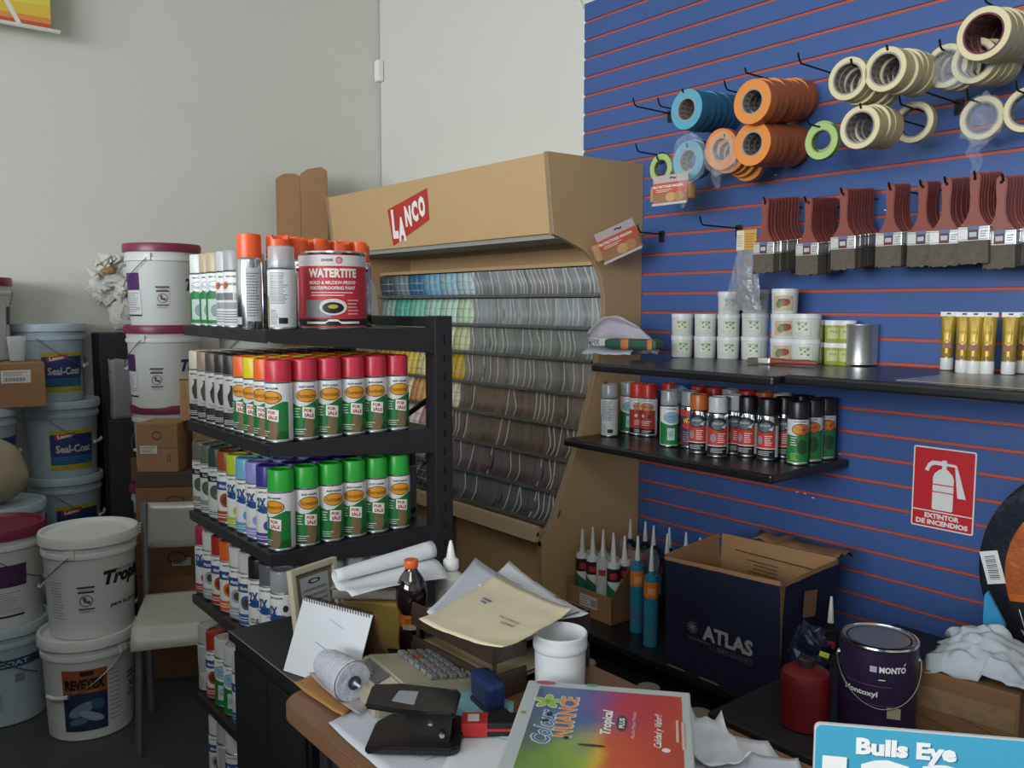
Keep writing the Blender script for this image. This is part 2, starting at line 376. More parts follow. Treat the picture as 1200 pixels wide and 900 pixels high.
# broad cards of the left half
LC = [['46545c', '77858c', '3f6f94', '7fb0c9', '9fc3cf', 'b9d3d6'], ['8fa7a0', '55b09a', '7fc4ac', 'a8d6c2', 'bfe0cc', 'c9e2c4'],
      ['8d9c86', 'a7c08c', 'c6d39a', 'd6dba5', 'dfe2b8', 'd9dcae'], ['b6a23a', 'd9b52f', 'e6cf5b', 'ece0a0', 'efe6b8', 'd9b02e'],
      ['c9713a', 'd88a3a', 'efe2c2', 'e8a868', 'e3b27c', 'e9dfc6'], ['a8505a', 'c96f74', 'd98f98', 'efe0dd', 'e3b0b0', 'eadad6'],
      ['5f5a66', '8a7f92', '7b6a74', '9b8c96', 'a99aa2', '6e6670'], ['44464c', '555a60', '3f4147', '5d5f66', '6b6d74', '4b4d52']]
toneL = ['blue', 'sea green', 'pale green', 'yellow', 'orange', 'pink', 'mauve', 'slate']
for i in range(8):
    (ya, za), (yb, zb) = path[i], path[i+1]
    for j in range(6):
        x = .66+.14*j if j < 6 else 0; hcol = LC[i][j]; h = (za-zb)*.92; k3 = .135
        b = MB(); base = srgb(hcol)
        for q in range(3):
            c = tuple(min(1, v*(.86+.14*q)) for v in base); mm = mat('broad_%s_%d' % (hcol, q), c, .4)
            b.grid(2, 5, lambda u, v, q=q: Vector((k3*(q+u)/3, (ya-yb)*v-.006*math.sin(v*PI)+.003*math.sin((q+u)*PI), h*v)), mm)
        for z_ in (.3, .62): b.add([(k3*.03, (ya-yb)*z_-.0085, h*z_), (k3*.97, (ya-yb)*z_-.0085, h*z_), (k3*.97, (ya-yb)*z_-.0085, h*z_+.003), (k3*.03, (ya-yb)*z_-.0085, h*z_+.003)], [(0, 1, 2, 3)], PALE)
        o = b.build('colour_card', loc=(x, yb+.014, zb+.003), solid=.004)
        tag(o, 'broad %s colour card packet, %s from left in the %s tier of display' % (toneL[i], ORD[j], tiers[i]), 'colour card', 'broad colour cards in the %s tier' % tiers[i])

# ================================================================== BLACK RACK
rack = thing('display_rack', 'black metal display rack with five shelves full of spray cans', 'rack', (2.5, -1.5, 0))
def rk(b, n): return b.build(n, rack)
RM = Matrix.Translation((-2.5, 1.5, 0))
RX0, RX1, RY0, RY1 = 2.22, 2.785, -1.757, -1.30
SH = [1.37, 1.105, .845, .60, .31, .06]
for i, z in enumerate(SH):
    b = MB(); b.M = RM
    b.b2(RX0, RX1-.004, RY0+.004, RY1+.02, z-.012, z, BLACK, .001)
    rim = z+.002
    # front lip deepens towards the post; left lip leans inwards a little
    L = lambda y: .024+.036*(y-RY0)/(RY1-RY0)
    b.prism([(RY0, rim), (RY0, rim-L(RY0)), (RY0+.02, rim-L(RY0)-.006), (RY1+.03, rim-L(RY1)-.01), (RY1+.03, rim)], RX1-.006, RX1, BLACK, MYZ(0), .0012)
    b.add([(RX0, RY0, rim), (RX1, RY0, rim), (RX1-.004, RY0+.002, rim-.030), (RX0, RY0+.002, rim-.026), (RX0, RY0+.006, rim), (RX1, RY0+.006, rim), (RX1-.004, RY0+.006, rim-.030), (RX0, RY0+.006, rim-.026)],
          [(0, 1, 2, 3), (4, 7, 6, 5), (0, 4, 5, 1), (3, 2, 6, 7), (0, 3, 7, 4), (1, 5, 6, 2)], BLACK)
    b.b2(RX0, RX0+.005, RY0, RY1+.03, z-.02, z+.002, BLACK, .001)
    rk(b, 'shelf')
for x in (RX1-.046, RX0-.004):
    b = MB(); b.M = RM; b.b2(x, x+.05, RY1+.005, RY1+.06, 0, 1.402, BLACK, .004)
    for k in range(26): b.b2(x+.0503, x+.0507, RY1+.03, RY1+.036, .08+k*.05, .10+k*.05, mat('slot_dark', '#050506', .8), 0)
    rk(b, 'post')
b = MB(); b.M = RM; b.b2(RX0, RX1, RY1+.01, RY1+.05, 1.372, 1.40, BLACK, .003); rk(b, 'top_rail')
b = MB(); b.M = RM; b.tube([(RX0+.03, RY1+.04, .95), (RX1-.03, RY1+.04, 1.2)], .008, BLACK); b.tube([(RX0+.03, RY1+.04, .70), (RX1-.03, RY1+.04, .4)], .008, BLACK); rk(b, 'brace')
b = MB(); b.M = RM; b.b2(RX0, RX1, RY0+.02, RY1+.06, 0, .03, BLACK, .002); rk(b, 'base')

# ================================================================== SPRAY CANS
WHT = ink('e6e6e2'); BLK = ink('17171a'); GRN = ink('1f7a3a'); DGR = ink('155a2b'); SIGN = ink('f0efe9'); SRED = ink('b8343c'); OVO = ink('e39a2b'); NAVY = ink('274a86')
R = .0325; HB = .148; HT = .197
def can_body(col, h=HB, metal=False):
    b = MB(); m = STEEL
    b.lathe([(.028, 0), (.0312, .0005), (.0325, .003), (.0325, .006), (.0318, .008)], m)
    b.lathe([(.0318, .008), (R, .0095), (R, h-.010), (.0318, h-.006)], col, cap=False)
    b.lathe([(.0318, h-.006), (.0322, h-.004), (.030, h), (.024, h+.004), (.012, h+.006)], m)
    return b
def can_cap(col, h0=HB-.003, h1=HT, r=.0308):
    b = MB(); b.lathe([(r, h0), (r, h1-.005), (r-.0012, h1-.0015), (r-.004, h1), (r-.007, h1), (r-.0085, h1-.003), (.0, h1-.003)], col); return b
def lab(kind, b, acc='17171a'):
    mp = wrapmap(R); T = lambda *a, **k: b.text(mp, *a, **k)
    if kind == 'fluor':
        arc = [(-.046, .0105), (.040, .0105), (.040, .098), (.028, .1), (.012, .094), (-.004, .086), (-.02, .084), (-.036, .09), (-.046, .098)]
        b.pj(mp, arc, GRN); b.rect(mp, -.046, .04, .0105, .03, DGR, .0002)
        T('RUST-OLEUM', -.002, .131, .036, BLK, bold=.03); b.ell(mp, -.002, .110, .0265, .0158, BLK, .0004); b.ell(mp, -.002, .110, .0248, .0142, OVO, .0006)
        T('Fluorescent', -.002, .110, .042, BLK, .0009, h=.011)
        b.pj(mp, [(-.012, .012), (.010, .012), (.016, .03), (.012, .055), (.016, .068), (-.002, .07), (-.010, .04)], ink('7d6a4a'), .0004)
        b.pj(mp, [(-.014, .058), (.016, .052), (.017, .080), (-.013, .084)], SIGN, .0006); T('FOR', 0, .0745, .019, SRED, .0009, bold=.04, rot=-.1); T('SALE', .002, .0625, .023, SRED, .0009, bold=.04, rot=-.1)
        b.lines(mp, -.034, -.018, .056, .082, 4, WHT, .0006); b.lines(mp, -.034, -.004, .016, .032, 3, WHT, .0006)
    elif kind == 'vase':
        T('RUST-OLEUM', 0, .132, .034, BLK, bold=.03); v = ink(acc)
        b.pj(mp, [(-.006, .062), (.006, .062), (.012, .08), (.013, .092), (.006, .104), (.004, .112), (.007, .118), (-.007, .118), (-.004, .112), (-.006, .104), (-.013, .092), (-.012, .08)], v, .0004)
        b.rect(mp, -.046, .046, .0105, .048, ink('353335'), .0003); T('Textured', 0, .056, .036, ink('77726a'), h=.008)
        b.lines(mp, -.028, .025, .016, .03, 3, WHT, .0006)
    elif kind == '2x':
        T('RUST-OLEUM', -.002, .134, .034, BLK, bold=.03); b.pj(mp, [(-.03, .088), (-.01, .100), (.02, .098), (.034, .088), (.02, .085), (-.006, .082)], NAVY, .0003)
        T('2X', -.012, .108, .026, NAVY, .0007, h=.026, bold=.05); T('COVER', .014, .080, .024, BLK, bold=.02)
        b.ell(mp, .022, .112, .0065, .0085, ink('32383a'), .0005); b.rect(mp, -.046, .046, .0105, .034, ink(acc), .0003)
        b.ell(mp, .004, .052, .011, .012, ink(acc), .0004); b.lines(mp, -.03, .02, .016, .028, 2, WHT, .0006)
    elif kind == 'clear2x':
        T('RUST-OLEUM', -.002, .134, .034, BLK, bold=.03); b.pj(mp, [(-.03, .078), (-.008, .094), (.02, .092), (.034, .078), (.02, .078), (-.006, .074)], NAVY, .0003)
        T('2X', -.010, .101, .026, NAVY, .0007, h=.026, bold=.05); T('COVER', .012, .070, .026, BLK, bold=.02); T('CLEAR', 0, .040, .040, BLK, bold=.03, h=.012)
        b.ell(mp, .022, .108, .0065, .0085, ink('32383a'), .0005); b.lines(mp, -.03, .02, .014, .03, 2, BLK, .0006)
    elif kind == 'primer2x':
        lab('clear2x', b); b.rect(mp, -.046, .046, .0105, .022, ink('c9c33a'), .0007)
    elif kind == 'metal':
        T('RUST-OLEUM', 0, .134, .034, BLK, bold=.03); b.rect(mp, -.046, .046, .095, .118, ink('2f4a86'), .0003); T('Metallic', 0, .106, .036, WHT, .0006, h=.01, bold=.02)
        b.ell(mp, 0, .068, .017, .019, ink(acc), .0003); b.ell(mp, 0, .068, .009, .011, ink('5a3b28'), .0006); b.rect(mp, -.046, .046, .0105, .038, ink(acc), .0003); b.lines(mp, -.03, .02, .018, .032, 2, WHT, .0006)
    elif kind == 'stone':
        T('RUST-OLEUM', 0, .134, .034, BLK, bold=.03); b.rect(mp, -.046, .046, .106, .122, BLK, .0003); T('Painters', 0, .114, .034, WHT, .0006, h=.009)
        b.ell(mp, 0, .078, .022, .020, ink('4c5a44'), .0003); b.ell(mp, .008, .068, .012, .008, ink('8a8664'), .0005); b.rect(mp, -.046, .046, .03, .044, ink(acc), .0003); b.lines(mp, -.03, .02, .014, .026, 2, BLK, .0006)
    elif kind == 'frost':
        b.pj(mp, [(-.046, .0105), (.046, .0105), (.046, .070), (.020, .088), (-.012, .098), (-.046, .085)], GRN); b.rect(mp, -.022, .022, .02, .075, ink('b9c9c4'), .0004)
        b.ell(mp, 0, .108, .022, .0145, ink('55606a'), .0004); b.ell(mp, 0, .108, .0205, .013, ink('e8ecee'), .0006); T('Frosted', 0, .108, .032, ink('4a5560'), .0009, h=.009)
        T('RUST-OLEUM', 0, .133, .034, BLK, bold=.03); b.ell(mp, .0, .045, .012, .016, ink('7d8f94'), .0006)
    elif kind == 'special':
        T('RUST-OLEUM', 0, .131, .034, BLK, bold=.03); T('Specialty', 0, .112, .036, BLK, .0006, h=.012); b.ell(mp, -.022, .108, .008, .009, ink('c75a34'), .0004)
        b.rect(mp, -.03, .0, .072, .090, ink('70757a'), .0004); b.rect(mp, .004, .03, .072, .090, ink('b6b9bb'), .0004); b.rect(mp, -.03, .03, .05, .066, ink('94999d'), .0004); b.lines(mp, -.03, .03, .014, .046, 5, ink('5a5f64'), .0006)
    elif kind == 'back':
        b.lines(mp, -.022, .022, .062, .136, 16, ink('6d7176'), .0004, .35, 5); b.rect(mp, -.046, -.028, .0105, .08, ink(acc), .0003); b.rect(mp, .0, .02, .016, .03, BLK, .0005); b.lines(mp, -.022, -.002, .014, .05, 8, ink('6d7176'), .0004, .3, 6)
    elif kind == 'gloss':
        b.pj(mp, [(-.046, .0105), (.046, .0105), (.046, .09), (.024, .082), (-.002, .078), (-.03, .084), (-.046, .092)], GRN); T('RUST-OLEUM', 0, .134, .032, BLK, bold=.03)
        b.ell(mp, 0, .105, .027, .019, GRN, .0004); b.ell(mp, 0, .105, .0255, .0175, ink('8dbdd2'), .0006); T('Glitter', 0, .109, .03, ink('3f6d84'), .0009, h=.010); T('Shimmer', 0, .098, .026, ink('3f6d84'), .0009, h=.006)
        b.rect(mp, -.014, .012, .026, .068, ink('b9cfd0'), .0005); T('ART', -.002, .047, .018, ink('54787c'), .0008, h=.018, rot=.4)
    elif kind == 'heat':
        T('RUST-OLEUM', 0, .136, .032, BLK, bold=.03); b.rect(mp, -.046, .034, .0105, .100, ink('b23a2e'), .0002); b.ell(mp, 0, .112, .026, .016, BLK, .0004); b.ell(mp, 0, .112, .0245, .0145, ink('cf8457'), .0006)
        T('High Heat', 0, .112, .036, BLK, .0009, h=.01); b.ell(mp, -.014, .078, .006, .006, ink('d9cfc0'), .0006); b.ell(mp, .01, .075, .008, .008, ink('3c3a3a'), .0006); b.rect(mp, -.046, .034, .0105, .03, BLK, .0004); b.lines(mp, -.02, .02, .042, .062, 3, WHT, .0006); b.lines(mp, -.02, .02, .014, .026, 2, WHT, .0006)
    elif kind == 'grill':
        b.rect(mp, -.046, .034, .0105, .100, BLK, .0002); b.ell(mp, 0, .118, .026, .018, ink('c8743c'), .0004); T('Grill', 0, .119, .026, WHT, .0007, h=.012); b.ell(mp, -.008, .086, .014, .010, ink('b9a58a'), .0006); b.ell(mp, .004, .056, .022, .020, ink('b5352b'), .0005); b.ell(mp, 0, .028, .02, .008, ink('7d5b40'), .0006)
    elif kind == 'auto':
        b.rect(mp, -.046, .026, .0105, .098, ink('c23a33'), .0002); b.ell(mp, -.006, .110, .030, .022, ink('22262b'), .0003); b.ell(mp, -.006, .107, .024, .015, ink('5d6874'), .0005)
        b.pj(mp, [(.004, .10), (.022, .112), (.016, .096)], ink('d5dade'), .0007); T('ENGINE', -.006, .112, .03, WHT, .0008, h=.006)
        b.rect(mp, -.046, .026, .0105, .038, BLK, .0004); b.rect(mp, -.046, .026, .038, .0405, WHT, .0005); b.ell(mp, -.022, .064, .010, .014, ink('8c8f94'), .0005); b.lines(mp, -.006, .018, .048, .082, 5, WHT, .0006); b.lines(mp, -.03, .02, .016, .032, 3, ink('c9ccd0'), .0006)
        b.rect(mp, .028, .048, .012, .112, ink('d4d6d8'), .0004)
    elif kind == 'fire':
        b.rect(mp, -.046, .034, .0105, .11, ink('51304a'), .0002); T('HOT', 0, .098, .034, ink('e9c63a'), .0006, h=.018, bold=.05, rot=.2); b.ell(mp, 0, .078, .022, .010, ink('c8352d'), .0004); b.rect(mp, -.046, .034, .11, .132, ink('c8403a'), .0003); b.lines(mp, -.02, .02, .02, .06, 5, ink('9a90a0'), .0006)
    elif kind == 'hiheat':
        arc = [(-.046, .0105), (.044, .0105), (.044, .106), (.02, .098), (-.01, .092), (-.046, .096)]
        b.pj(mp, arc, GRN); T('RUST-OLEUM', .004, .136, .034, BLK, bold=.03); b.ell(mp, .006, .112, .027, .0185, BLK, .0004); b.ell(mp, .006, .112, .0255, .0165, ink('d1642c'), .0006); b.ell(mp, -.004, .112, .014, .013, OVO, .0007); T('Tough', .006, .112, .032, BLK, .001, h=.011)
        b.ell(mp, .012, .058, .016, .024, ink('1f4a2c'), .0005); b.lines(mp, -.024, -.004, .060, .09, 4, WHT, .0006); b.lines(mp, -.024, .0, .016, .04, 4, ink('a8c84a'), .0006)
    return b
KIND = {}
def can_kind(k, cap, body='e4e5e4', lb='2x', acc='17171a', metal=False, big=False, clear=False):
    def mk():
        t = thing('spray_can', 'spray can', 'spray can')
        bodym = CHROME if metal else plas(body, .3); capm = CLCAP if clear else plas(cap, .32)
        if big:
            b = MB(); b.lathe([(.028, 0), (.0325, .001), (.033, .004), (.033, .168), (.031, .174), (.026, .178), (.01, .18)], bodym); b.build('body', t)
            b = MB(); b.lathe([(.0292, .172), (.0292, .180)], capm, cap=False)
            # marking cap with a thumb notch
            seg = 28; vs = []; fs = []
            for r_, z_ in ((.0292, .178), (.0292, .225), (.0285, .232), (.020, .234), (.012, .226), (0, .224)):
                for q in range(seg):
                    a = 2*PI*q/seg; zz = z_ - (.010 if (abs(math.sin(a/2)) > .93 and z_ > .2) else 0); vs.append((r_*math.cos(a), r_*math.sin(a), zz))
            for i in range(5):
                for q in range(seg): q2 = (q+1) % seg; fs.append((i*seg+q, i*seg+q2, (i+1)*seg+q2, (i+1)*seg+q))
            b.add(vs, fs, capm, True); b.build('cap', t)
            b = MB(); mp = wrapmap(.033); b.rect(mp, .012, .05, .02, .15, ink('c4c6c8')); b.lines(mp, .014, .046, .03, .14, 16, ink('6d7176'), .0003); b.rect(mp, -.02, .0, .012, .03, ink('b9bcc0')); b.build('print', t)
            return t
        can_body(bodym).build('body', t); can_cap(capm).build('cap', t)
        b = MB(); lab(lb, b, acc); b.build('print', t)
        return t
    KIND[k] = mk
can_kind('pink', 'd2344a', lb='fluor'); can_kind('orange', 'ee6a2b', lb='fluor'); can_kind('yellow', 'e3d21f', lb='fluor')
can_kind('lime', '2fae3c', lb='fluor')
can_kind('vase_black', body='c3c4bf', cap='2f2d2c', lb='vase', acc='29201f'); can_kind('vase_brown', body='c3c4bf', cap='4e463f', lb='vase', acc='2f2422'); can_kind('vase_tan', body='c3c4bf', cap='9a7f6b', lb='vase', acc='51382e'); can_kind('vase_cream', body='c3c4bf', cap='cfc8b8', lb='vase', acc='3a3230')
can_kind('purple', '41378a', acc='4a3d96'); can_kind('lavender', '8f93cc', acc='8f93cc'); can_kind('sky', '6fb3d2', acc='4f9cc9'); can_kind('citron', 'b8c934', acc='a9bd2f'); can_kind('rust', '9c4a2a', lb='metal', acc='9c4a2a')
can_kind('forest', '2d4a40', lb='stone', acc='c9ccc8', body='cfd3d2'); can_kind('sage', '5f665f', lb='stone', acc='8a8f88', body='cfd3d2'); can_kind('taupe', '6d665c', lb='stone', acc='8a8378', body='cfd3d2'); can_kind('dusk', '3a3d49', lb='back', acc='3a3d49', body='5d6068')
can_kind('clear', 'b9c0c4', lb='clear2x', clear=True); can_kind('grey', '5f6266', lb='primer2x'); can_kind('black2x', '232427', lb='primer2x'); can_kind('white', 'c9cac8', lb='metal', acc='3a5a96')
can_kind('white2', 'd4d5d3', lb='metal', acc='9aa3b0'); can_kind('copper', 'd9652a', lb='metal', acc='d9652a'); can_kind('brick', '9c3226', lb='metal', acc='a4402f'); can_kind('rose', 'a83350', lb='2x', acc='a83350')
can_kind('greenlab', 'c5c7c4', lb='gloss'); can_kind('greylab', 'aaaead', lb='back', acc='2a2a2c', body='d0d2d2')
can_kind('frost_white', 'd6dcda', lb='frost'); can_kind('frost_tan', 'b8a58a', lb='frost'); can_kind('frost_chrome', 'c0c2c4', lb='special'); can_kind('frost_silver', '9ea1a4', lb='special')
can_kind('marking', 'f0602a', big=True, metal=True); can_kind('marking_clear', 'b9c0c4', lb='back', acc='9c7a50', clear=True, body='d9dbdb')
can_kind('grill', '2a2a2b', lb='grill', body='c9c5bc'); can_kind('plain_clear', 'a9adaf', lb='back', acc='2b8a4a', clear=True, body='cfd2d6')
can_kind('red', 'c8362e', lb='heat'); can_kind('shimmer', 'a2a7aa', lb='gloss', clear=True); can_kind('blue', '2a62b0', lb='2x', acc='2a62b0'); can_kind('fire', '9a9c9f', lb='fire', metal=True)
can_kind('engine_orange', 'c76a2c', lb='auto', metal=True); can_kind('engine_white', 'c8cac9', lb='auto', metal=True); can_kind('engine_black', '1c1c1f', lb='auto', metal=True); can_kind('heat_black', '26242a', lb='hiheat', body='dcdedd')
def can(k, loc, rz, label, group=None, sc_=None): return place('can_'+k, KIND[k], loc, rz, label, group, scale=sc_)
FX = 2.745; FY = -1.712; PY = .0645; PX = .0655
RZF = facecam(2.745, -1.6)
rj = random.Random(5)
names = {'pink': 'red-pink capped', 'orange': 'orange capped', 'yellow': 'yellow capped', 'lime': 'bright green capped', 'vase_black': 'black capped', 'vase_brown': 'dark brown capped', 'vase_tan': 'tan capped', 'vase_cream': 'cream capped', 'purple': 'deep purple capped', 'lavender': 'lavender capped', 'sky': 'light blue capped', 'citron': 'yellow-green capped', 'rust': 'rust-brown capped', 'forest': 'dark green capped', 'sage': 'grey-green capped', 'taupe': 'taupe capped', 'dusk': 'dark slate capped', 'clear': 'clear capped', 'grey': 'grey capped', 'black2x': 'black capped', 'white': 'white capped', 'white2': 'plain white capped', 'copper': 'copper-orange capped', 'brick': 'brick-red capped', 'rose': 'dark rose capped', 'greenlab': 'white capped green-labelled', 'greylab': 'pale grey capped'}
def fill(z, cols, shelf, faces=None):
    """cols: kinds from the near corner to the far end; each column runs six deep along the front"""
    for k, kd in enumerate(cols):
        if kd is None: continue
        for j in range(6):
            kk = kd[j] if isinstance(kd, (list, tuple)) else kd
            if kk is None: continue
            x = FX-PX*k+rj.uniform(-.001, .001); y = FY+PY*j+rj.uniform(-.001, .001)
            if k == 0: face = RZF+(-.5 if j == 0 else rj.choice([.28, .2, .35, .1]))
            else: face = facecam(x, y)-.35+rj.uniform(-.1, .1) if j == 0 else rj.uniform(0, 6)
            if k == 0: lb_ = '%s spray can, %s from left in the front row of %s' % (names[kk], ORD[j], shelf)
            elif j == 0: lb_ = '%s spray can, %s behind the corner can on %s' % (names[kk], ORD[k-1], shelf)
            else: lb_ = '%s can, %s from front and %s from left on %s' % (names[kk], ORD[k], ORD[j], shelf)
            can(kk, (x, y, z+.0002), face, lb_, 'spray cans on the %s' % shelf)
fill(SH[1], ['pink', 'orange', 'yellow', 'orange', 'vase_black', 'vase_black', 'vase_brown', 'vase_tan', 'vase_cream'], "rack's second shelf")
fill(SH[2], ['lime', 'purple', 'lavender', 'sky', 'citron', 'rust', 'forest', 'sage', 'taupe'], "rack's third shelf")
fill(SH[3], [['clear', 'clear', 'clear', 'clear', 'clear', 'clear'], 'grey', 'black2x', 'white', 'white2', 'copper', 'brick', 'white2', 'rose'], "rack's fourth shelf")
fill(SH[4], [None, None, None, None, ['white', 'white', None, None, None, None], ['greenlab', 'greenlab', None, None, None, None], ['greenlab', 'greenlab', None, None, None, None], ['brick', 'brick', None, None, None, None], ['greylab', 'greylab', None, None, None, None]], "rack's fifth shelf")
fill(SH[5], [None, None, None, None, None, ['white2', None, None, None, None, None], ['greylab', None, None, None, None, None], ['white2', None, None, None, None, None]], "rack's bottom shelf")
can('dusk', (2.66, FY+PY*6+.012, SH[2]), 1.5, 'dark slate spray can standing just behind the last bright green can', "spray cans on the rack's third shelf")
# top shelf
zt0 = SH[0]
can('marking', (2.592, -1.712, zt0), RZF-.6, 'tall chrome spray can with orange cap at the near corner of top shelf', 'orange capped chrome spray cans')
for i, (x, y) in enumerate(((2.60, -1.640), (2.57, -1.575), (2.55, -1.507), (2.54, -1.44), (2.53, -1.373))):
    can('marking', (x, y, zt0), RZF+(1.9, 2.6, .3, 2.2, 2.9)[i], 'tall orange capped chrome spray can, %s from left behind the red paint tin' % ORD[i], 'orange capped chrome spray cans')
can('marking_clear', (2.735, -1.693, zt0), RZF-.2, 'clear capped spray can with grey print between chrome can and red tin')
for i, k in enumerate(['frost_silver', 'frost_chrome', 'frost_tan', 'frost_tan', 'frost_white']):
    x = 2.52-.062*i; y = FY-.006+(.004 if i % 2 else 0)
    can(k, (x, y, zt0), facecam(x, y)-.3, '%s spray can, %s from the left end of rack top shelf' % ({'frost_silver': 'silver capped white', 'frost_chrome': 'pale silver capped white', 'frost_tan': 'tan capped green and white', 'frost_white': 'white capped green and white'}[k], ORD[4-i]), 'white labelled cans on top shelf')
for i in range(4):
    can('frost_white', (2.44-.066*i, FY+.07, zt0), 2, 'white capped can in the second line on rack top shelf, %s from front' % ORD[i], 'second line cans on top shelf')

# gallon tin with red label
def gallon(name, label, cat, loc, rz, r, h, bodym, lab_fn, bail=False, lidm=None):
    t = thing(name, label, cat, loc, rz)
    b = MB(); b.lathe([(r-.003, 0), (r+.001, .001), (r+.0015, .004), (r, .007)], STEEL, 48); b.lathe([(r, .007), (r, h-.008)], bodym, 48, cap=False); b.lathe([(r, h-.008), (r+.002, h-.004), (r+.001, h), (r-.004, h+.001), (r-.006, h-.004)], CHROME, 48, cap=False); b.build('body', t)
    b = MB(); b.lathe([(0, h-.006), (r*.78, h-.006), (r*.80, h-.003), (r*.84, h-.003), (r*.86, h-.007), (r-.012, h-.007), (r-.007, h-.001), (r-.004, h-.003)], lidm or STEEL, 48); b.build('lid', t)
    b = MB(); lab_fn(b, wrapmap(r), r, h); b.build('label', t)
    for s in (-1, 1):
        b = MB(); b.lathe([(0, .006), (.008, .005), (.010, 0)], CHROME, 16, M=Matrix.Translation((s*r, 0, h*.80)) @ Matrix.Rotation(s*PI/2, 4, 'Y')); b.build('bail_ear', t)
    if bail:
        b = MB(); pts = [(-(r+.006)*math.cos(a), -(r+.006)*math.sin(a)*1.02-.002, h*.80-.085*math.sin(a)) for a in [PI*q/20 for q in range(21)]]
        b.tube(pts, .0016, CHROME, 6); b.build('bail', t)
    return t
def wt(b, mp, r, h):
    red = ink('c2303a'); b.rect(mp, -.16, .16, .010, h-.010, red); b.rect(mp, -.13, .13, h-.036, h-.010, ink('d8d8d6'), .0003); T = lambda *a, **k: b.text(mp, *a, **k)
    T('ZINSSER', -.012, h-.022, .030, BLK, .0006, bold=.03); b.ring(mp, .016, h-.022, .004, .006, red, .0006); b.ring(mp, .016, h-.022, .0068, .0085, red, .0006); b.ell(mp, .016, h-.022, .002, .002, red, .0006)
    T('WATERTITE', 0, h-.053, .122, WHT, .0006, h=.022, bold=.05); T('MOLD & MILDEW-PROOF', 0, h-.076, .118, WHT, .0006, h=.0085, bold=.03); T('WATERPROOFING PAINT', 0, h-.089, .116, WHT, .0006, h=.0085, bold=.03)
    b.lines(mp, -.055, .055, h-.110, h-.097, 2, WHT, .0005); b.rect(mp, -.072, -.005, .030, .072, ink('8d8f92'), .0004); b.ell(mp, 0, .055, .034, .020, ink('d5d5d2'), .0006); b.ell(mp, 0, .053, .026, .014, BLK, .0008); b.ell(mp, 0, .056, .012, .005, ink('b9a23c'), .001)
    b.rect(mp, -.13, .13, .010, .026, BLK, .0005); b.pj(mp, [(-.07, .014), (-.02, .014), (-.012, .020), (.012, .020), (.02, .014), (.07, .014), (.07, .0195), (.018, .0195), (.01, .025), (-.01, .025), (-.018, .0195), (-.07, .0195)], ink('e0e0de'), .0008); b.lines(mp, .036, .07, .034, .075, 5, ink('e8b8b4'), .0005)
gallon('paint_tin', 'gallon paint tin with red label on the rack top shelf', 'paint tin', (2.69, -1.537, zt0), facecam(2.69, -1.537), .0825, .19, plas('b5262e'), wt)

# ================================================================== BUCKETS AND THE LEFT SIDE
BW = plas('d3d6d4', .38); BB = plas('a9bbc6', .4); LW = plas('dcdfdd', .35); LP = plas('7d2a44', .32); LB = plas('b2c4ce', .38)
RB0, RB1, BH, PIT = .131, .1475, .345, .335
def warn(b, mp, s, z, k=1.0):
    b.rect(mp, s-.026*k, s+.026*k, z-.045*k, z+.045*k, ink('c9cccb')); b.rect(mp, s-.026*k, s+.026*k, z+.038*k, z+.045*k, ink('3a3d40'), .0003); b.text(mp, 'WARNING', s, z+.033*k, .036*k, BLK, .0005); b.rect(mp, s-.024*k, s+.024*k, z+.022*k, z+.029*k, ink('3a3d40'), .0003)
    b.ring(mp, s, z-.004*k, .017*k, .020*k, ink('7d3038'), .0005); b.line(mp, (s-.013*k, z+.009*k), (s+.013*k, z-.017*k), .003, ink('7d3038'), .0007)
    b.ell(mp, s-.004*k, z, .005*k, .011*k, ink('5a5f63'), .0004); b.ell(mp, s+.006*k, z-.008*k, .008*k, .005*k, ink('5a5f63'), .0004); b.rect(mp, s-.024*k, s+.024*k, z-.034*k, z-.029*k, ink('3a3d40'), .0003); b.lines(mp, s-.02*k, s+.02*k, z-.044*k, z-.036*k, 2, ink('3a3d40'), .0003)
def bucket(body, lid, lab_fn, bail='left', key=''):
    t = thing('paint_bucket', 'bucket', 'bucket')
    b = MB(); b.lathe([(RB0-.006, 0), (RB0, .004), (RB0+.0145*.7, .27), (RB0+.011, .272), (RB0+.0165, .274), (RB0+.0175, .284), (RB0+.0165, .289), (RB0+.0125, .291), (RB1, .325)], body, 48); b.build('body', t)
    b = MB(); b.lathe([(RB1+.003, .310), (RB1+.0075, .312), (RB1+.0085, .335), (RB1+.005, .3455), (RB1-.004, .3455), (RB1-.0095, .3335), (0, .3335)], lid, 48); b.build('lid', t)
    b = MB(); mp = wrapmap(RB0, RB0+.0125, .29, .001); lab_fn(b, mp); b.build('label', t)
    # pouring handle of wire with its sleeve
    s0 = {'left': -.35, 'right': .7, 'back': 2.6}[bail]; r = RB0+.020
    b = MB(); e = [s0+q*PI/18 for q in range(19)]
    pts = [((r+.002)*math.sin(a-PI*.98+.0), -(r+.002)*math.cos(a-PI*.98), .285-.13*math.sin(q*PI/18)) for q, a in enumerate(e)]
    b.tube(pts, .0018, STEEL, 6); h = b.build('handle', t)
    b = MB(); b.tube(pts[8:12], .007, plas('d8d8d4'), 8); b.build('grip', h)
    b = MB(); a = e[18]-PI*.98; M = Matrix.Rotation(a, 4, 'Z') @ Matrix.Translation((0, -r, .290)); b.box((0, .004, 0), (.03, .012, .03), body, .003, M=M); b.build('handle_ear', t)
    return t
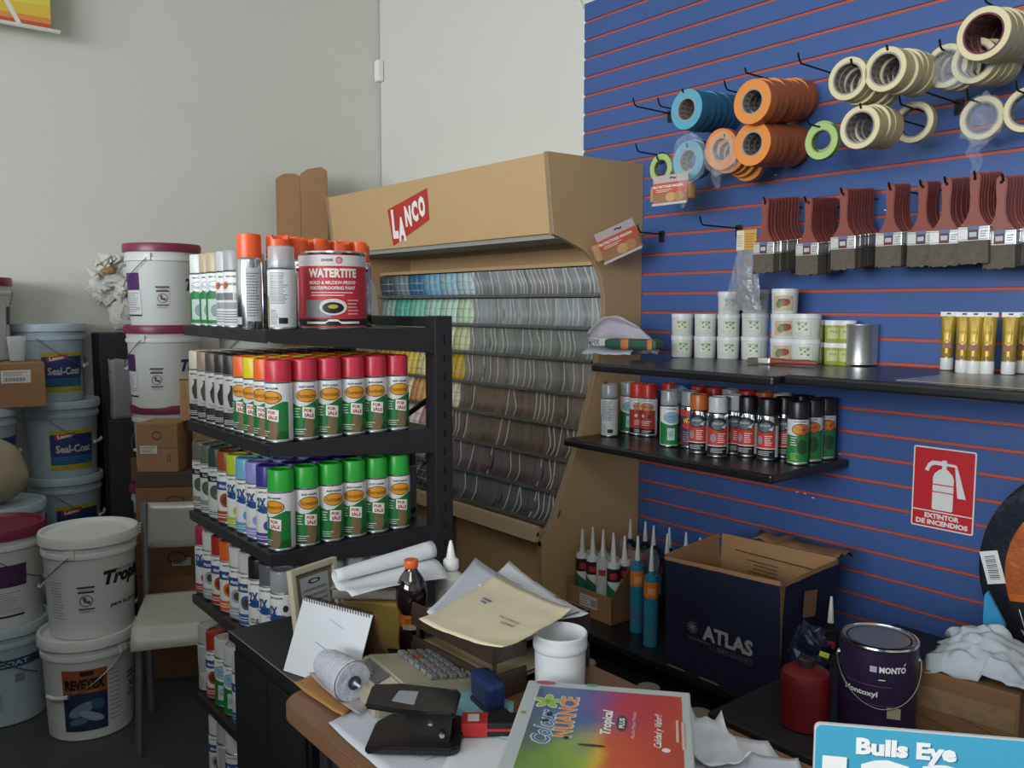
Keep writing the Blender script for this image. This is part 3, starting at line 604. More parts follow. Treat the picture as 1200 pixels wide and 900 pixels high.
def L_purple(b, mp):
    b.rect(mp, -.19, -.085, .155, .225, ink('4d2b63')); b.rect(mp, -.19, -.08, .055, .150, ink('d8dad8')); b.lines(mp, -.185, -.085, .065, .145, 11, ink('7b7f82'), .0004); b.rect(mp, -.19, -.08, .048, .054, BLK, .0004); warn(b, mp, .01, .125)
    b.text(mp, 'Trop', .17, .17, .13, ink('26304f'), bold=.04, shear=.3)
def L_purple_front(b, mp):
    b.rect(mp, -.12, .06, .15, .225, ink('4d2b52')); b.rect(mp, -.12, .05, .055, .14, ink('cfd1cf')); b.lines(mp, -.1, .045, .06, .135, 10, ink('8b8f92'), .0004); b.rect(mp, -.12, .05, .046, .052, BLK, .0004)
def L_trop(b, mp):
    warn(b, mp, .0, .138, 1.0); b.text(mp, 'Tropical', .155, .195, .205, BLK, .0004, h=.062, bold=.05, shear=.25); b.text(mp, 'PINTURA', .125, .222, .07, BLK, .0004, h=.010); b.text(mp, 'para tu gusto', .132, .105, .12, BLK, .0004, h=.018, shear=.25, bold=.02)
    b.lines(mp, -.12, -.07, .07, .2, 14, ink('9ea2a4'), .0004)
def L_rev(b, mp):
    b.rect(mp, -.085, .05, .035, .245, ink('24324f')); b.rect(mp, -.085, .05, .165, .245, ink('8f5230'), .0004); b.text(mp, 'REVETEX', -.017, .196, .12, ink('1d1512'), .0007, h=.036, bold=.06); b.text(mp, 'impermeable', -.017, .172, .07, ink('cfa070'), .0007, h=.008); b.rect(mp, -.03, .01, .225, .24, BLK, .0006)
    for i, (x, z, rx, rz_, rot, c) in enumerate(((-.03, .11, .045, .018, .5, '6f8799'), (.0, .085, .04, .014, -.4, '8ba0ae'), (-.04, .07, .03, .012, .2, '4f6f88'), (.02, .125, .02, .02, 0, '3c5878'))): b.ell(mp, x, z, rx, rz_, ink(c), .0004+.0001*i, rot)
    b.lines(mp, .056, .10, .05, .235, 12, ink('a4a8aa'), .0004); warn(b, mp, .15, .15, 1.0)
def L_seal(b, mp):
    b.rect(mp, -.055, .13, .045, .22, ink('b3a431')); b.rect(mp, -.052, .127, .068, .202, ink('2b3d74'), .0003); b.rect(mp, -.052, .127, .068, .105, ink('2f6f9c'), .0005); b.lines(mp, -.052, .127, .07, .10, 3, ink('27406f'), .0006)
    b.pj(mp, [(-.03, .178), (.045, .192), (.047, .212), (-.034, .198)], ink('b13a3c'), .0006); b.text(mp, 'Lanco', .008, .196, .06, WHT, .0009, h=.016, bold=.05, rot=.17); b.text(mp, 'Seal-Coat', .042, .138, .145, ink('c9c4b8'), .0007, h=.034, bold=.03)
def L_lanco(b, mp):
    b.rect(mp, -.05, .14, .04, .225, ink('a9c4b8')); b.rect(mp, -.05, .14, .17, .225, ink('274577'), .0004); b.pj(mp, [(-.03, .12), (.12, .175), (.125, .2), (-.03, .145)], ink('b9433f'), .0006); b.text(mp, 'Lanco', .047, .16, .12, WHT, .0009, h=.022, bold=.05, rot=.35)
    for i, (x, z) in enumerate(((0, .08), (.05, .09), (.1, .07))): b.ell(mp, x, z, .025, .02, ink('5f8f86'), .0005+.0001*i)
def L_dry(b, mp):
    b.rect(mp, -.2, .12, .205, .235, ink('2c4560')); b.text(mp, 'DRY COAT', -.02, .22, .17, ink('9fb2c4'), .0004, h=.017, bold=.03); b.rect(mp, .02, .05, .15, .18, ink('7b8890')); b.rect(mp, -.12, -.02, .06, .12, ink('98a6ae')); b.lines(mp, -.11, -.03, .07, .11, 5, ink('5d6a74'), .0003)
BK = {'purple': lambda: bucket(BW, LP, L_purple, 'left'), 'purple_front': lambda: bucket(BW, LP, L_purple_front, 'back'), 'tropical': lambda: bucket(BW, LW, L_trop, 'left'), 'revetex': lambda: bucket(BW, LW, L_rev, 'right'),
      'seal': lambda: bucket(BB, LB, L_seal, 'back'), 'lanco': lambda: bucket(BB, LB, L_lanco, 'back'), 'dry': lambda: bucket(BB, LB, L_dry, 'back')}
def bk(k, x, y, n, label, group=None, drz=0): return place('bk_'+k, BK[k], (x, y, n), facecam(x, y)+drz, label, group)
G = 'stacked paint buckets along the left wall'
p = dep(190, 300, 3.6); bx, by = p.x, p.y
for n in range(5):
    q = (.0, .012, -.008, .01, .0)[n]
    bk('purple', bx+q, by-q, n*.3338, 'white bucket with purple lid, %s from the floor in the tall stack beside rack' % ORD[n], G, (.1, .05, .9, -.3, -.1)[n])
for n in range(4): bk('purple', bx-.05, by+.40, n*.3338, 'white purple-lid bucket behind the tall stack, %s from the floor' % ORD[n], G)
p = dep(72, 470, 3.8); q = dep(56, 382, 3.82)
for n in range(3): bk('seal', p.x, p.y, n*.3338, 'pale blue bucket with navy and yellow label, %s from floor in its stack' % ORD[n], G, (0, .1, 0)[n])
bk('seal', q.x, q.y, 3*.3338, 'topmost pale blue bucket with navy and yellow label beside the wall shadow', G, .15)
p = dep(103, 735, 2.9)
bk('revetex', p.x, p.y, 0, 'white bucket with orange-brown and blue label on the floor under another bucket', G, 0)
p = dep(103, 618, 2.9)
bk('tropical', p.x+.01, p.y, .333, 'white bucket with white lid and large black word beside the chair', G, -.12)
p = dep(-5.5, 622, 2.95)
bk('dry', p.x, p.y, 0, 'pale blue bucket with dark band at the bottom left corner', G, .1)
bk('purple_front', p.x, p.y, .333, 'white bucket with purple lid standing on pale blue bucket at left', G, .2)
B2 = p
p = dep(1, 600, 3.27)
for n in range(1): bk('lanco', p.x, p.y, 0, 'pale blue bucket on floor behind the front left buckets', G)
bk('lanco', p.x, p.y, .333, 'pale blue bucket carrying the sack behind the purple-lid bucket', G, 2)
B3 = p
p = dep(-9, 490, 3.52)
for n in range(3): bk('lanco', p.x, p.y-.06, n*.3338, 'pale blue bucket with red slanted logo, %s from floor under the brown box' % ORD[n], G, .55)
B6 = Vector((p.x, p.y, 0))
# carton with sticker, plastic cup and bucket above
zc = 2*.3338+.3465
t = thing('cardboard_box', 'brown cardboard box with white sticker on top of pale blue bucket', 'box', (B6.x, B6.y-.03, zc), facecam(B6.x, B6.y)+.05)
b = MB(); b.box((.037, 0, .09), (.36, .25, .18), CARD, .003); b.build('carton', t)
b = MB(); b.box((.037, 0, .181), (.36, .012, .001), mat('tape_brown', '#a98457', .3), 0); b.build('flap_tape', t)
b = MB(); F = Matrix(((1, 0, 0, 0), (0, 0, -1, -.1256), (0, 1, 0, 0), (0, 0, 0, 1))); mp = flatmap(F)
b.rect(mp, .06, .165, .10, .152, ink('dcdad4')); b.lines(mp, .068, .155, .128, .147, 3, ink('55585a'), .0004)
for k in range(18): b.rect(mp, .07+k*.0042, .071+k*.0042+(k*7 % 3)*.0008, .107, .122, BLK, .0004)
b.build('sticker', t)
pc = t.matrix_basis @ Vector((.075, .03, .1825))
b = MB(); b.lathe([(.026, 0), (.028, .002), (.037, .10), (.039, .102), (.037, .103), (.0355, .098), (.027, .004), (0, .004)], GLASSY, 28)
o = b.build('plastic_cup', loc=t.matrix_basis @ Vector((.13, 0, .182))); tag(o, 'clear plastic cup standing on the brown sticker box', 'cup')
p5_ = dep(-38, 300, 3.53)
bk('purple_front', p5_.x, p5_.y, zc+.182, 'purple-lid white bucket at the far left edge above the brown box', G, 2)
# sack
t = thing('powder_sack', 'slumped beige and dark green sack lying on pale blue bucket', 'sack', (B3.x, B3.y-.02, .333+.3465), facecam(B3.x, B3.y))
def sackf(cx, w_, d, h, seed):
    def f(u, v):
        a = 2*PI*u; ph = v; e = math.sin(PI*min(1, ph*.98+.02))**.45; r = .55+.45*math.cos(ph*1.5)
        n = noise.noise(Vector((math.cos(a)*2+seed, math.sin(a)*2, v*3)))*.016
        return Vector((cx+math.cos(a)*(w_*r*e+n), math.sin(a)*(d*r*e+n), h*v+n*.5*e))
    return f
b = MB(); b.grid(28, 16, sackf(.0, .135, .12, .25, 3), mat('sack_beige', '#9b927c', .9, noise_amt=.15, bump=.2)); b.build('bag', t)
b = MB(); b.grid(24, 14, sackf(-.05, .105, .118, .20, 8), mat('sack_green', '#4b4a30', .8, noise_amt=.2)); o = b.build('printed_side', t, loc=(-.02, -.012, 0)); o['label'] = 'dark green printed side'
# dark cabinet by the wall, grey bag, paper bouquet bag
DARK = mat('dark_steel', '#2b2a2e', .6, noise_amt=.15)
t = thing('dark_cabinet', 'dark steel cabinet against left wall behind the bucket stacks', 'cabinet', (.40, -1.40, 0))
b = MB(); b.b2(-.10, .05, -.155, .22, .02, 1.30, DARK, .006); b.build('body', t)
b = MB(); b.b2(.05, .062, -.145, .04, .03, 1.29, DARK, .003); b.build('door', t)
b = MB(); b.b2(.05, .062, .05, .21, .03, 1.29, DARK, .003); b.build('door', t)
b = MB(); b.b2(-.09, .05, -.11, .21, 0, .02, BLACK, 0); b.build('plinth', t)
t = thing('dark_crate', 'dark plastic crate on floor behind tall purple-lid bucket stack', 'crate', (.655, -1.495, 0), facecam(.655, -1.5))
b = MB(); b.b2(-.085, .085, -.06, .06, 0, .93, mat('crate_dark', '#2a272a', .7, noise_amt=.2), .008); b.build('body', t)
b = MB(); b.b2(.0, .08, -.063, -.06, .58, .76, CARD2, 0); o = b.build('brown_panel', t); o['label'] = 'brown cardboard panel'
t = thing('paper_bag', 'open grey paper bag standing between the buckets', 'bag', (.655, -1.495, .932), facecam(.655, -1.5)+.15)
b = MB(); GP = mat('grey_bag_paper', '#85878a', .8, noise_amt=.08, bump=.1)
def bagf(u, v):
    a = 4*u; k = int(min(3, a)); fr = a-k; cs = [(-.07, -.045), (.07, -.045), (.07, .045), (-.07, .045), (-.07, -.045)]
    x = cs[k][0]*(1-fr)+cs[k+1][0]*fr; y = cs[k][1]*(1-fr)+cs[k+1][1]*fr; s_ = 1-.05*math.sin(v*PI)+.04*noise.noise(Vector((x*20, y*20, v*4)))
    return Vector((x*s_, y*s_, .255*v+(.015*noise.noise(Vector((x*30, y*30, 1))) if v > .9 else 0)))
b.grid(40, 14, bagf, GP); b.b2(-.07, .07, -.04, .04, 0, .003, GP, 0); b.build('bag', t, solid=.0012)
b = MB(); b.grid(10, 4, lambda u, v: Vector((-.07+.14*u, -.038+.076*v, .20+.03*noise.noise(Vector((u*5, v*5, 2))))), CARD); o = b.build('contents', t); o['label'] = 'brown wrapped contents'
t = thing('paper_wrapped_bundle', 'crumpled printed paper bundle in a white bag on dark cabinet', 'paper bundle', (.385, -1.43, 1.3), facecam(.45, -1.47))
WP = mat('crumpled_paper', '#c3c2bb', .8, noise_amt=.1, scale=30, bump=.3)
def crump(cx, cz, rx, rz_, ry, seed, amp=.35, fq=9):
    def f(u, v):
        a = 2*PI*u; ph = PI*v; d = Vector((math.sin(ph)*math.cos(a), math.sin(ph)*math.sin(a), math.cos(ph)))
        n = 1+amp*noise.noise(d*2.3+Vector((seed, 0, 0)))+amp*.5*noise.noise(d*fq+Vector((0, seed, 0))); return Vector((cx+rx*d.x*n, ry*d.y*n, cz+rz_*d.z*n))
    return f
b = MB(); b.grid(26, 18, crump(.02, .085, .085, .082, .05, 4, .15), WP, smooth=False); mp = lambda s_, z, lift=0: Vector((s_, -.064-lift, z))
b.text(mp, 'Mixing', .0, .10, .07, ink('3a3c3e'), h=.018, rot=1.35, shear=.3); b.text(mp, 'Paints', .03, .085, .06, ink('3a3c3e'), h=.016, rot=1.35, shear=.3); b.build('bag', t)
b = MB(); b.grid(36, 26, crump(-.02, .235, .10, .10, .06, 9, .55, 14), WP, smooth=False)
for k in range(26):
    a = rr.uniform(0, 6.28); q = rr.uniform(.02, .10); b.box((-.02+q*math.cos(a), -.055+rr.uniform(-.01, .01), .235+q*math.sin(a)), (.012, .001, .003), ink('4a4b4d'), 0, M=None)
for k in range(16):
    a = rr.uniform(.6, 3.4); q = rr.uniform(.06, .10); px = -.02+q*math.cos(a)*1.1; pz = .245+q*math.sin(a)
    b.add([(px, -.05, pz), (px+rr.uniform(.01, .04), -.07, pz+rr.uniform(0, .03)), (px+rr.uniform(-.03, .03), -.03, pz+.045)], [(0, 1, 2)], WP)
b.build('newspaper', t)
b = MB(); b.grid(12, 8, crump(-.075, .285, .035, .022, .03, 2, .4), CARD, smooth=False, M=Matrix.Translation((.02, -.05, 0))); b.build('brown_paper', t)

# cardboard cartons behind the chair
def carton(label, loc, rz, d, m=CARD, stick=None, group=None, prints=True, name='cardboard_box'):
    t = thing(name, label, 'box', loc, rz, group); b = MB(); b.box((0, 0, d[2]/2), d, m, .003); b.build('carton', t)
    b = MB(); F = Matrix(((1, 0, 0, 0), (0, 0, -1, -d[1]/2-.0008), (0, 1, 0, 0), (0, 0, 0, 1))); mp = flatmap(F); bk_ = ink('4a3626')
    b.rect(mp, -d[0]/2+.004, d[0]/2-.004, d[2]*.49, d[2]*.5, bk_); 
    if stick: b.rect(mp, *stick, ink('cfccc4'), .0004); b.lines(mp, stick[0]+.004, stick[1]-.004, stick[2]+.003, stick[3]-.003, 3, ink('5a5c5e'), .0008)
    if prints:
        for s_ in (d[0]*.28,): b.rect(mp, s_-.006, s_-.003, d[2]*.2, d[2]*.36, bk_, .0004); b.rect(mp, s_+.003, s_+.006, d[2]*.2, d[2]*.36, bk_, .0004)
        b.ell(mp, 0, d[2]*.75, d[0]*.12, d[2]*.09, bk_, .0004); b.ell(mp, 0, d[2]*.75, d[0]*.10, d[2]*.065, m, .0007)
    b.build('face_print', t); return t
c0 = dep(200, 600, 3.3); cr = facecam(1.33, -1.5)-.25
c0 = Vector((1.28, -1.47, 0)); G2 = 'cartons stacked behind the chair'
carton('large brown box on the floor behind the chair legs', (c0.x, c0.y, 0), cr, (.30, .25, .27), CARD2, None, G2)
carton('large brown box, second from floor behind the chair backrest', (c0.x, c0.y, .271), cr, (.30, .25, .27), CARD2, (-.02, .05, .17, .20), G2)
carton('flat open-topped brown box below the small stickered carton', (c0.x, c0.y, .542), cr, (.29, .24, .20), CARD2, (-.14, -.06, .03, .07), G2)
carton('flat box coloured as the shaded gap between the cartons of the stack', (c0.x, c0.y, .743), cr, (.29, .24, .055), mat('card_shadow', '#4c4037', .85), None, G2, False)  # stands in for a dark gap, its shade put into the colour
q = Matrix.Rotation(cr, 3, 'Z') @ Vector((-.055, -.02, 0))
carton('small brown carton with white stickers topping the stack behind chair', (c0.x+q.x, c0.y+q.y, .799), cr-.12, (.155, .16, .185), CARD, (-.065, .0, .07, .10), G2)
t = carton('small brown carton beside the stickered carton near the rack', (c0.x+.04, c0.y+.105, .799), cr, (.12, .12, .185), CARD, (-.05, .02, .08, .11), G2)
carton('large brown carton on floor between the chair and rack', (1.52, -1.20, 0), cr, (.34, .25, .30), CARD2, None, G2)
carton('large brown carton, upper one between chair and rack', (1.52, -1.20, .301), cr, (.34, .25, .30), CARD2, (-.1, -.03, .2, .24), G2)
carton('brown carton topping the pile between chair and rack', (1.53, -1.20, .602), cr, (.32, .24, .22), CARD, None, G2)
t = thing('narrow_carton', 'narrow tan carton with printed rings standing between bucket stack and rack', 'box', (*dep(223, 487, 3.30).xy, .985), facecam(1.35, -1.4)-.2)
b = MB(); b.box((0, 0, .083), (.062, .055, .165), mat('card_tan', '#b08a5c', .8, noise_amt=.06), .002); b.build('carton', t)
b = MB(); F = Matrix(((1, 0, 0, 0), (0, 0, -1, -.0283), (0, 1, 0, 0), (0, 0, 0, 1))); mp = flatmap(F)
for x_ in (-.014, .014):
    for z_ in (.14, .118, .096): b.ring(mp, x_, z_, .006, .0075, ink('4a3626'))
b.rect(mp, .002, .024, .03, .05, ink('dedbd3')); b.rect(mp, .006, .02, .037, .043, BLK, .0004); b.rect(mp, -.03, .03, .158, .162, BLK, .0003); b.build('face_print', t)

# chair
CHW = mat('chair_shell', '#b9b9b1', .4, noise_amt=.05, scale=5); CHM = mat('chair_backrest', '#b0ada7', .3, metal=.35, noise_amt=.15, scale=4); CHL = mat('chair_leg', '#7d7f80', .4, metal=.6)
t = thing('chair', 'white chair with bent seat and pale metal backrest between buckets and rack', 'chair', (1.86, -1.62, 0), math.radians(68))
b = MB()
def seatf(u, v):
    x = -.18+.36*u; y = .17-.37*v; z = .43-.012*math.sin(v*PI)*(1-abs(2*u-1)**2)
    if v > .85: k = (v-.85)/.15; z -= .055*k*k; y += .012*k
    x *= 1+.04*v
    return Vector((x, y, z))
b.grid(14, 22, seatf, CHW); b.build('seat', t, solid=.012)
b = MB(); b.grid(10, 6, lambda u, v: Vector((-.185+.37*u, .21-.03*math.sin(u*PI)+.02*v, .59+.155*v)), CHM); b.tube([(.0, .19, .70), (.004, .188, .688)], .006, mat('hole', '#151515', .9)); b.build('backrest', t, solid=.006)
for s_ in (-1, 1):
    b = MB(); b.tube([(s_*.18, .215, 0), (s_*.18, .20, .42), (s_*.18, .225, .745)], .012, CHL, 10); b.build('leg', t)
    b = MB(); b.tube([(s_*.185, -.10, 0), (s_*.172, -.09, .415)], .012, CHL, 10); b.build('leg', t)
    b = MB(); b.tube([(s_*.172, -.10, .412), (s_*.172, .20, .412)], .009, CHL, 8); b.build('seat_rail', t)

# ================================================================== SLATWALL GOODS
def hook_at(x, z, L, label, group='wire hooks on the slatwall', plate=True, r=.0028, up=1.0):
    t = thing('slatwall_hook', label, 'hook', (x, 0, z), 0, group)
    b = MB(); b.tube([(0, -.004, 0), (0, -L, -.0), (0, -L-.010*up, .006*up), (0, -L-.020*up, .028*up)], r, WIRE); b.build('wire', t)
    if plate: b = MB(); b.b2(-.012, .012, -.006, -.001, -.032, .012, WIRE, .001); b.build('plate', t)
    return t
def roll_maker(R_, r_, wd, side, edge, core, printed='6d6a68'):
    def mk():
        t = thing('tape_roll', 'tape roll', 'tape')
        My = Matrix.Rotation(PI/2, 4, 'X')   # local z -> -y
        b = MB(); b.lathe([(r_+.004, 0), (R_-.001, 0), (R_, .001), (R_, wd-.001), (R_-.001, wd), (r_+.004, wd)], side, 40, M=My, cap=False)
        vs = [v for v in b.v]
        b.lathe([(r_+.004, wd+.0002), (R_-.0012, wd+.0002)], edge, 40, M=My, cap=False); b.build('tape', t)
        b = MB(); b.lathe([(r_+.0045, -.0002), (r_, 0), (r_, wd), (r_+.0045, wd+.0003)], core, 40, M=My, cap=False)
        cm = ink(printed)
        for k in range(14):
            a = 2*PI*k/14; b.add([(rr_*math.cos(a_), -q, rr_*math.sin(a_)) for rr_, a_, q in ((r_-.0003, a, wd*.25), (r_-.0003, a+.25, wd*.25), (r_-.0003, a+.25, wd*.72), (r_-.0003, a, wd*.72))], [(0, 1, 2, 3)], cm)
        b.build('core', t); return t
    return mk
COREM = mat('core_card', '#9a9389', .8, noise_amt=.15, scale=40)
CREAM = mat('tape_cream', '#d6cba2', .5, noise_amt=.06, scale=20); CREAME = mat('tape_cream_side', '#cfc08f', .6); CRS = mat('tape_cream_wound', '#b8ab80', .45, noise_amt=.1, scale=60)
ORS = mat('tape_orange', '#b5622f', .5, noise_amt=.08, scale=20); ORE = mat('tape_orange_side', '#dd8a3e', .5, noise_amt=.05)
BLS = mat('tape_blue', '#2c6a8c', .5, noise_amt=.08); BLE = mat('tape_blue_side', '#5ba3b9', .5)
GRS = mat('tape_green', '#7d9a58', .5); GRE = mat('tape_green_side', '#a9c67c', .35)
RK = {'cream': roll_maker(  .0565, .0385, .024, CRS, CREAM, COREM), 'cream_wide': roll_maker(.0635, .044, .036, CRS, CREAM, mat('core_red', '#6d3c40', .8, noise_amt=.4, scale=60), '4b2a30'), 'orange': roll_maker(.0665, .034, .036, ORS, ORE, COREM), 'orange24': roll_maker(.0665, .034, .024, ORS, ORE, COREM), 'blue': roll_maker(.0665, .034, .036, BLS, BLE, COREM), 'green': roll_maker(.0665, .038, .024, GRS, GRE, mat('core_green', '#8f9a58', .7))}
RIN = {'cream': .0385, 'cream_wide': .044, 'orange': .034, 'orange24': .034, 'blue': .034, 'green': .038}
WD = {'cream': .024, 'cream_wide': .036, 'orange': .036, 'orange24': .024, 'blue': .036, 'green': .024}
def tapes(kind, fpx, bpx, L, n, what, where, tilt=0.0, hook=True, wiggle=.004, scale=None, xcol='', tip=.0, fix=False):
    if n > 2 and not fix:   # depth at which the stack runs straight out from the wall
        L = min((.14+.005*q for q in range(47)), key=lambda q: abs(onY(*fpx, -q).x-onY(*bpx, -max(.012, q-n*WD[kind])).x)+(9 if q < n*WD[kind]+.01 else 0))
    f = onY(*fpx, -L); g = onY(*bpx, -L+n*WD[kind]); grp = '%s tape rolls %s' % (xcol or what, where)
    for i in range(n):
        u = i/max(1, n-1) if n > 1 else 0
        x = f.x*(1-u)+g.x*u+rr.uniform(-wiggle, wiggle)*(i > 0); z = f.z*(1-u)+g.z*u+rr.uniform(-wiggle, wiggle)*(i > 0)
        y = -L+(i+1)*WD[kind]*1.03
        lb_ = '%s tape roll, %s from front, %s' % (what, ORD[i], where) if n > 1 else '%s tape roll %s' % (what, where)
        place('roll_'+kind, RK[kind], (x, y, z), 0, lb_, grp if n > 1 else None, rot=(tilt, 0, rr.uniform(0, 0)), scale=scale)
    if hook: hook_at((f.x+g.x)/2, max(f.z, g.z)+RIN[kind]*(scale or 1)-.004, L-.004+tip, 'black wire hook holding the %s tape %s' % (what, where), None, plate=False, up=.5 if not tip else .8)
    return f, g
tapes('blue', (804, 128), (851, 133), .29, 7, 'blue', 'at the upper left of the slatwall')
tapes('orange', (881, 119), (937, 118), .27, 9, 'orange', 'in the upper orange row')
tapes('orange', (881, 168.5), (929, 171), .26, 8, 'orange', 'in the lower orange row')
tapes('orange24', (845, 174), (880, 188), .22, 5, 'film-wrapped orange', 'left of the lower orange row', tilt=.1, fix=True)
tapes('blue', (806, 188), (820, 186), .20, 2, 'pale blue film-wrapped', 'above the packaged pads')
tapes('green', (773, 197), (773, 197), .10, 1, 'small green', 'partly behind the packaged pads', scale=.8)
tapes('green', (961, 165), (967, 165), .24, 2, 'light green', 'right of the lower orange row', tip=.05)
tapes('cream', (993, 92), (1034, 103), .24, 6, 'cream', 'in the drooping row right of the orange ones')
tapes('cream', (1037, 81), (1078, 88), .26, 7, 'cream', 'in the long row left of centre top right')
tapes('cream', (1108, 77), (1127, 82), .20, 3, 'film-wrapped cream', 'under the biggest cream rolls', tip=.04, fix=True)
tapes('cream', (1141, 71), (1172, 77), .22, 5, 'dusty cream', 'just behind the biggest cream rolls', fix=True)
tapes('cream_wide', (1152, 39), (1204, 46), .31, 7, 'big cream', 'at the top right corner', fix=True)
tapes('cream', (1007, 149), (1036, 150), .22, 5, 'cream', 'in the lower cream row beside the green roll')
tapes('cream', (1070, 143), (1070, 143), .15, 1, 'single cream', 'hanging alone with blue wall seen through it', tip=.06)
tapes('cream', (1150, 138), (1150, 138), .13, 1, 'plastic-wrapped single cream', 'above the brush stacks at right', tip=.07)
tapes('cream', (1203, 128), (1203, 128), .15, 1, 'single cream', 'cut by the right edge of the photo', tip=.05)
# film wraps
def film(cx, cy, cz, rx, rz_, tail, label, d=.035):
    t = thing('plastic_wrap', label, 'plastic film', (cx, cy, cz))
    b = MB(); b.grid(20, 10, crump(0, 0, rx, rz_, d, cx*9, .25, 6), CLEAR, smooth=False); b.build('film', t)
    b = MB(); b.grid(4, 10, lambda u, v: Vector(((u-.5)*(.05-.03*v)+.02*noise.noise(Vector((v*4, cx, 0))), -d*.8+.01*noise.noise(Vector((u*6, v*6, cx))), -rz_*.8-tail*v)), CLEAR, smooth=False); b.build('tail', t)
p = onY(806, 186, -.25); film(p.x, p.y, p.z, .07, .08, .10, 'crumpled clear film around the pale blue tape roll', .03)
p = onY(846, 180, -.27); film(p.x, p.y, p.z, .07, .065, .06, 'crumpled clear film around the leftmost orange tape rolls', .03)
p = onY(1150, 140, -.16); film(p.x, p.y, p.z, .055, .06, .09, 'torn clear film hanging from the single cream roll', .03)
p = onY(1118, 78, -.24); film(p.x, p.y, p.z, .055, .05, .02, 'clear film around cream rolls under the biggest rolls', .02)
# empty hooks
for (tp, bs, lb_) in (((741, 131), (786, 141), 'empty wire hook left of the upper blue tape'), ((771, 124), (800, 131), 'wire hook end just left of the blue tape rolls'), ((848, 106), (880, 112), 'wire hook end between blue and upper orange tape'), ((934, 87), (985, 96), 'empty wire hook right of the upper orange row'), ((1075, 118), (1124, 129), 'empty wire hook below the wrapped cream rolls'), ((745, 181), (776, 186), 'wire hook above the packaged pads'), ((820, 271), (866, 276), 'wire hook holding the bagged brush')):
    g = onY(*bs, -.0); f = min((onY(*tp, -.01*k) for k in range(5, 40)), key=lambda v: abs(v.x-g.x)); z = (g.z); L = -f.y-.02
    hook_at(g.x, gz[min(range(31), key=lambda k: abs(gz[k]-z))], max(.06, L), lb_)
g = onY(778, 288, 0); hook_at(g.x-.010, g.z+.045, .12, 'wire hook beside cabinet holding the tilted pad package')
# brushes
BRH = mat('brush_handle', '#85433a', .4, noise_amt=.1); BRF = mat('ferrule_tin', '#cfcfcb', .3, metal=.6); BRB = mat('bristle', '#5d564b', .95, noise_amt=.35, scale=70)
def brush():
    t = thing('paint_brush', 'brush', 'paint brush'); My = Matrix(((1, 0, 0, 0), (0, 0, -1, 0), (0, 1, 0, 0), (0, 0, 0, 1)))
    hw = [(.0, .013), (-.02, .0135), (-.05, .011), (-.085, .012), (-.105, .018), (-.120, .028), (-.127, .034), (-.130, .036)]
    pts = [(w_, z) for z, w_ in hw]; poly = [(0.006, .008), (.011, .004)]+pts+[(-w_, z) for w_, z in pts[::-1]]+[(-.011, .004), (-.006, .008)]
    b = MB(); b.prism(poly, -.006, .006, BRH, My, .002); b.build('handle', t)
    b = MB(); b.lathe([(.0045, 0), (.0045, .0132), (0, .0132)], mat('hole', '#151515', .9), 14, M=Matrix.Translation((0, .0066, -.008)) @ Matrix.Rotation(PI/2, 4, 'X')); b.build('hang_hole', t)
    b = MB(); b.box((0, 0, -.148), (.078, .0155, .038), BRF, .002)
    for z in (-.134, -.162): b.box((0, 0, z), (.079, .0165, .002), STEEL, 0)
    for x in (-.03, .03):
        for z in (-.141, -.155): b.box((x, -.008, z), (.002, .001, .002), STEEL, 0)
    b.build('ferrule', t)
    b = MB(); F = Matrix(((1, 0, 0, 0), (0, 0, -1, -.0086), (0, 1, 0, 0), (0, 0, 0, 1))); mp = flatmap(F)
    b.rect(mp, -.013, .013, -.164, -.130, ink('5d2a30')); b.rect(mp, -.014, .014, -.138, -.128, ink('5a6c8c'), .0003); b.rect(mp, -.009, .009, -.156, -.144, ink('aeb4bd'), .0004); b.lines(mp, .018, .035, -.158, -.14, 3, ink('6d6f72'), .0002); b.build('emblem', t)
    b = MB(); vs = []; fs = []; r_ = random.Random(2); n = 14
    for i in range(n+1):
        x = -.037+.074*i/n
        for y, z in ((-.0075, -.167), (-.0065, -.222-r_.uniform(0, .006)), (.0065, -.222-r_.uniform(0, .006)), (.0075, -.167)): vs.append((x*(1.03 if z < -.2 else 1), y, z))
    for i in range(n):
        for k in range(3): fs.append((4*i+k, 4*i+k+1, 4*i+5+k, 4*i+4+k))
    fs += [(0, 3, 2, 1), (4*n, 4*n+1, 4*n+2, 4*n+3)]; b.add(vs, fs, BRB); b.build('bristles', t)
    return t
bs = [((898, 234), (936, 232), .20, 10, 1.0, 'leftmost'), ((949, 233), (980, 233), .19, 10, 1.0, 'second'), ((990, 223), (1023, 222), .20, 10, 1.0, 'third'), ((1045, 217), (1065, 217), .17, 6, 1.0, 'fourth'), ((1083, 214), (1100, 214), .16, 6, 1.0, 'fifth'), ((1111, 210.5), (1136, 209), .19, 8, 1.0, 'sixth'), ((1144, 204), (1172, 203), .21, 8, 1.0, 'seventh'), ((1175, 208), (1212, 206), .19, 10, 1.0, 'eighth')]
for fpx, bpx, L, n, sc_, wh in bs:
    f = onY(*fpx, -L); g = onY(*bpx, -L+n*.0175)
    for i in range(n):
        u = i/(n-1); x = f.x+(g.x-f.x)*u; z = f.z+(g.z-f.z)*u
        place('brush', brush, (x, -L+i*.0175, z-.004), 0, 'dark red handled paint brush, %s in the %s hanging stack from left' % ('front one' if i == 0 else ORD[i]+' from front', wh), 'paint brushes in the %s stack' % wh, rot=(rr.uniform(-.01, .02), rr.uniform(-.015, .015), rr.uniform(-.03, .03)))
    hook_at((f.x+g.x)/2, f.z-.010, L+.004, 'black wire hook carrying the %s brush stack' % wh, plate=False, up=.6)
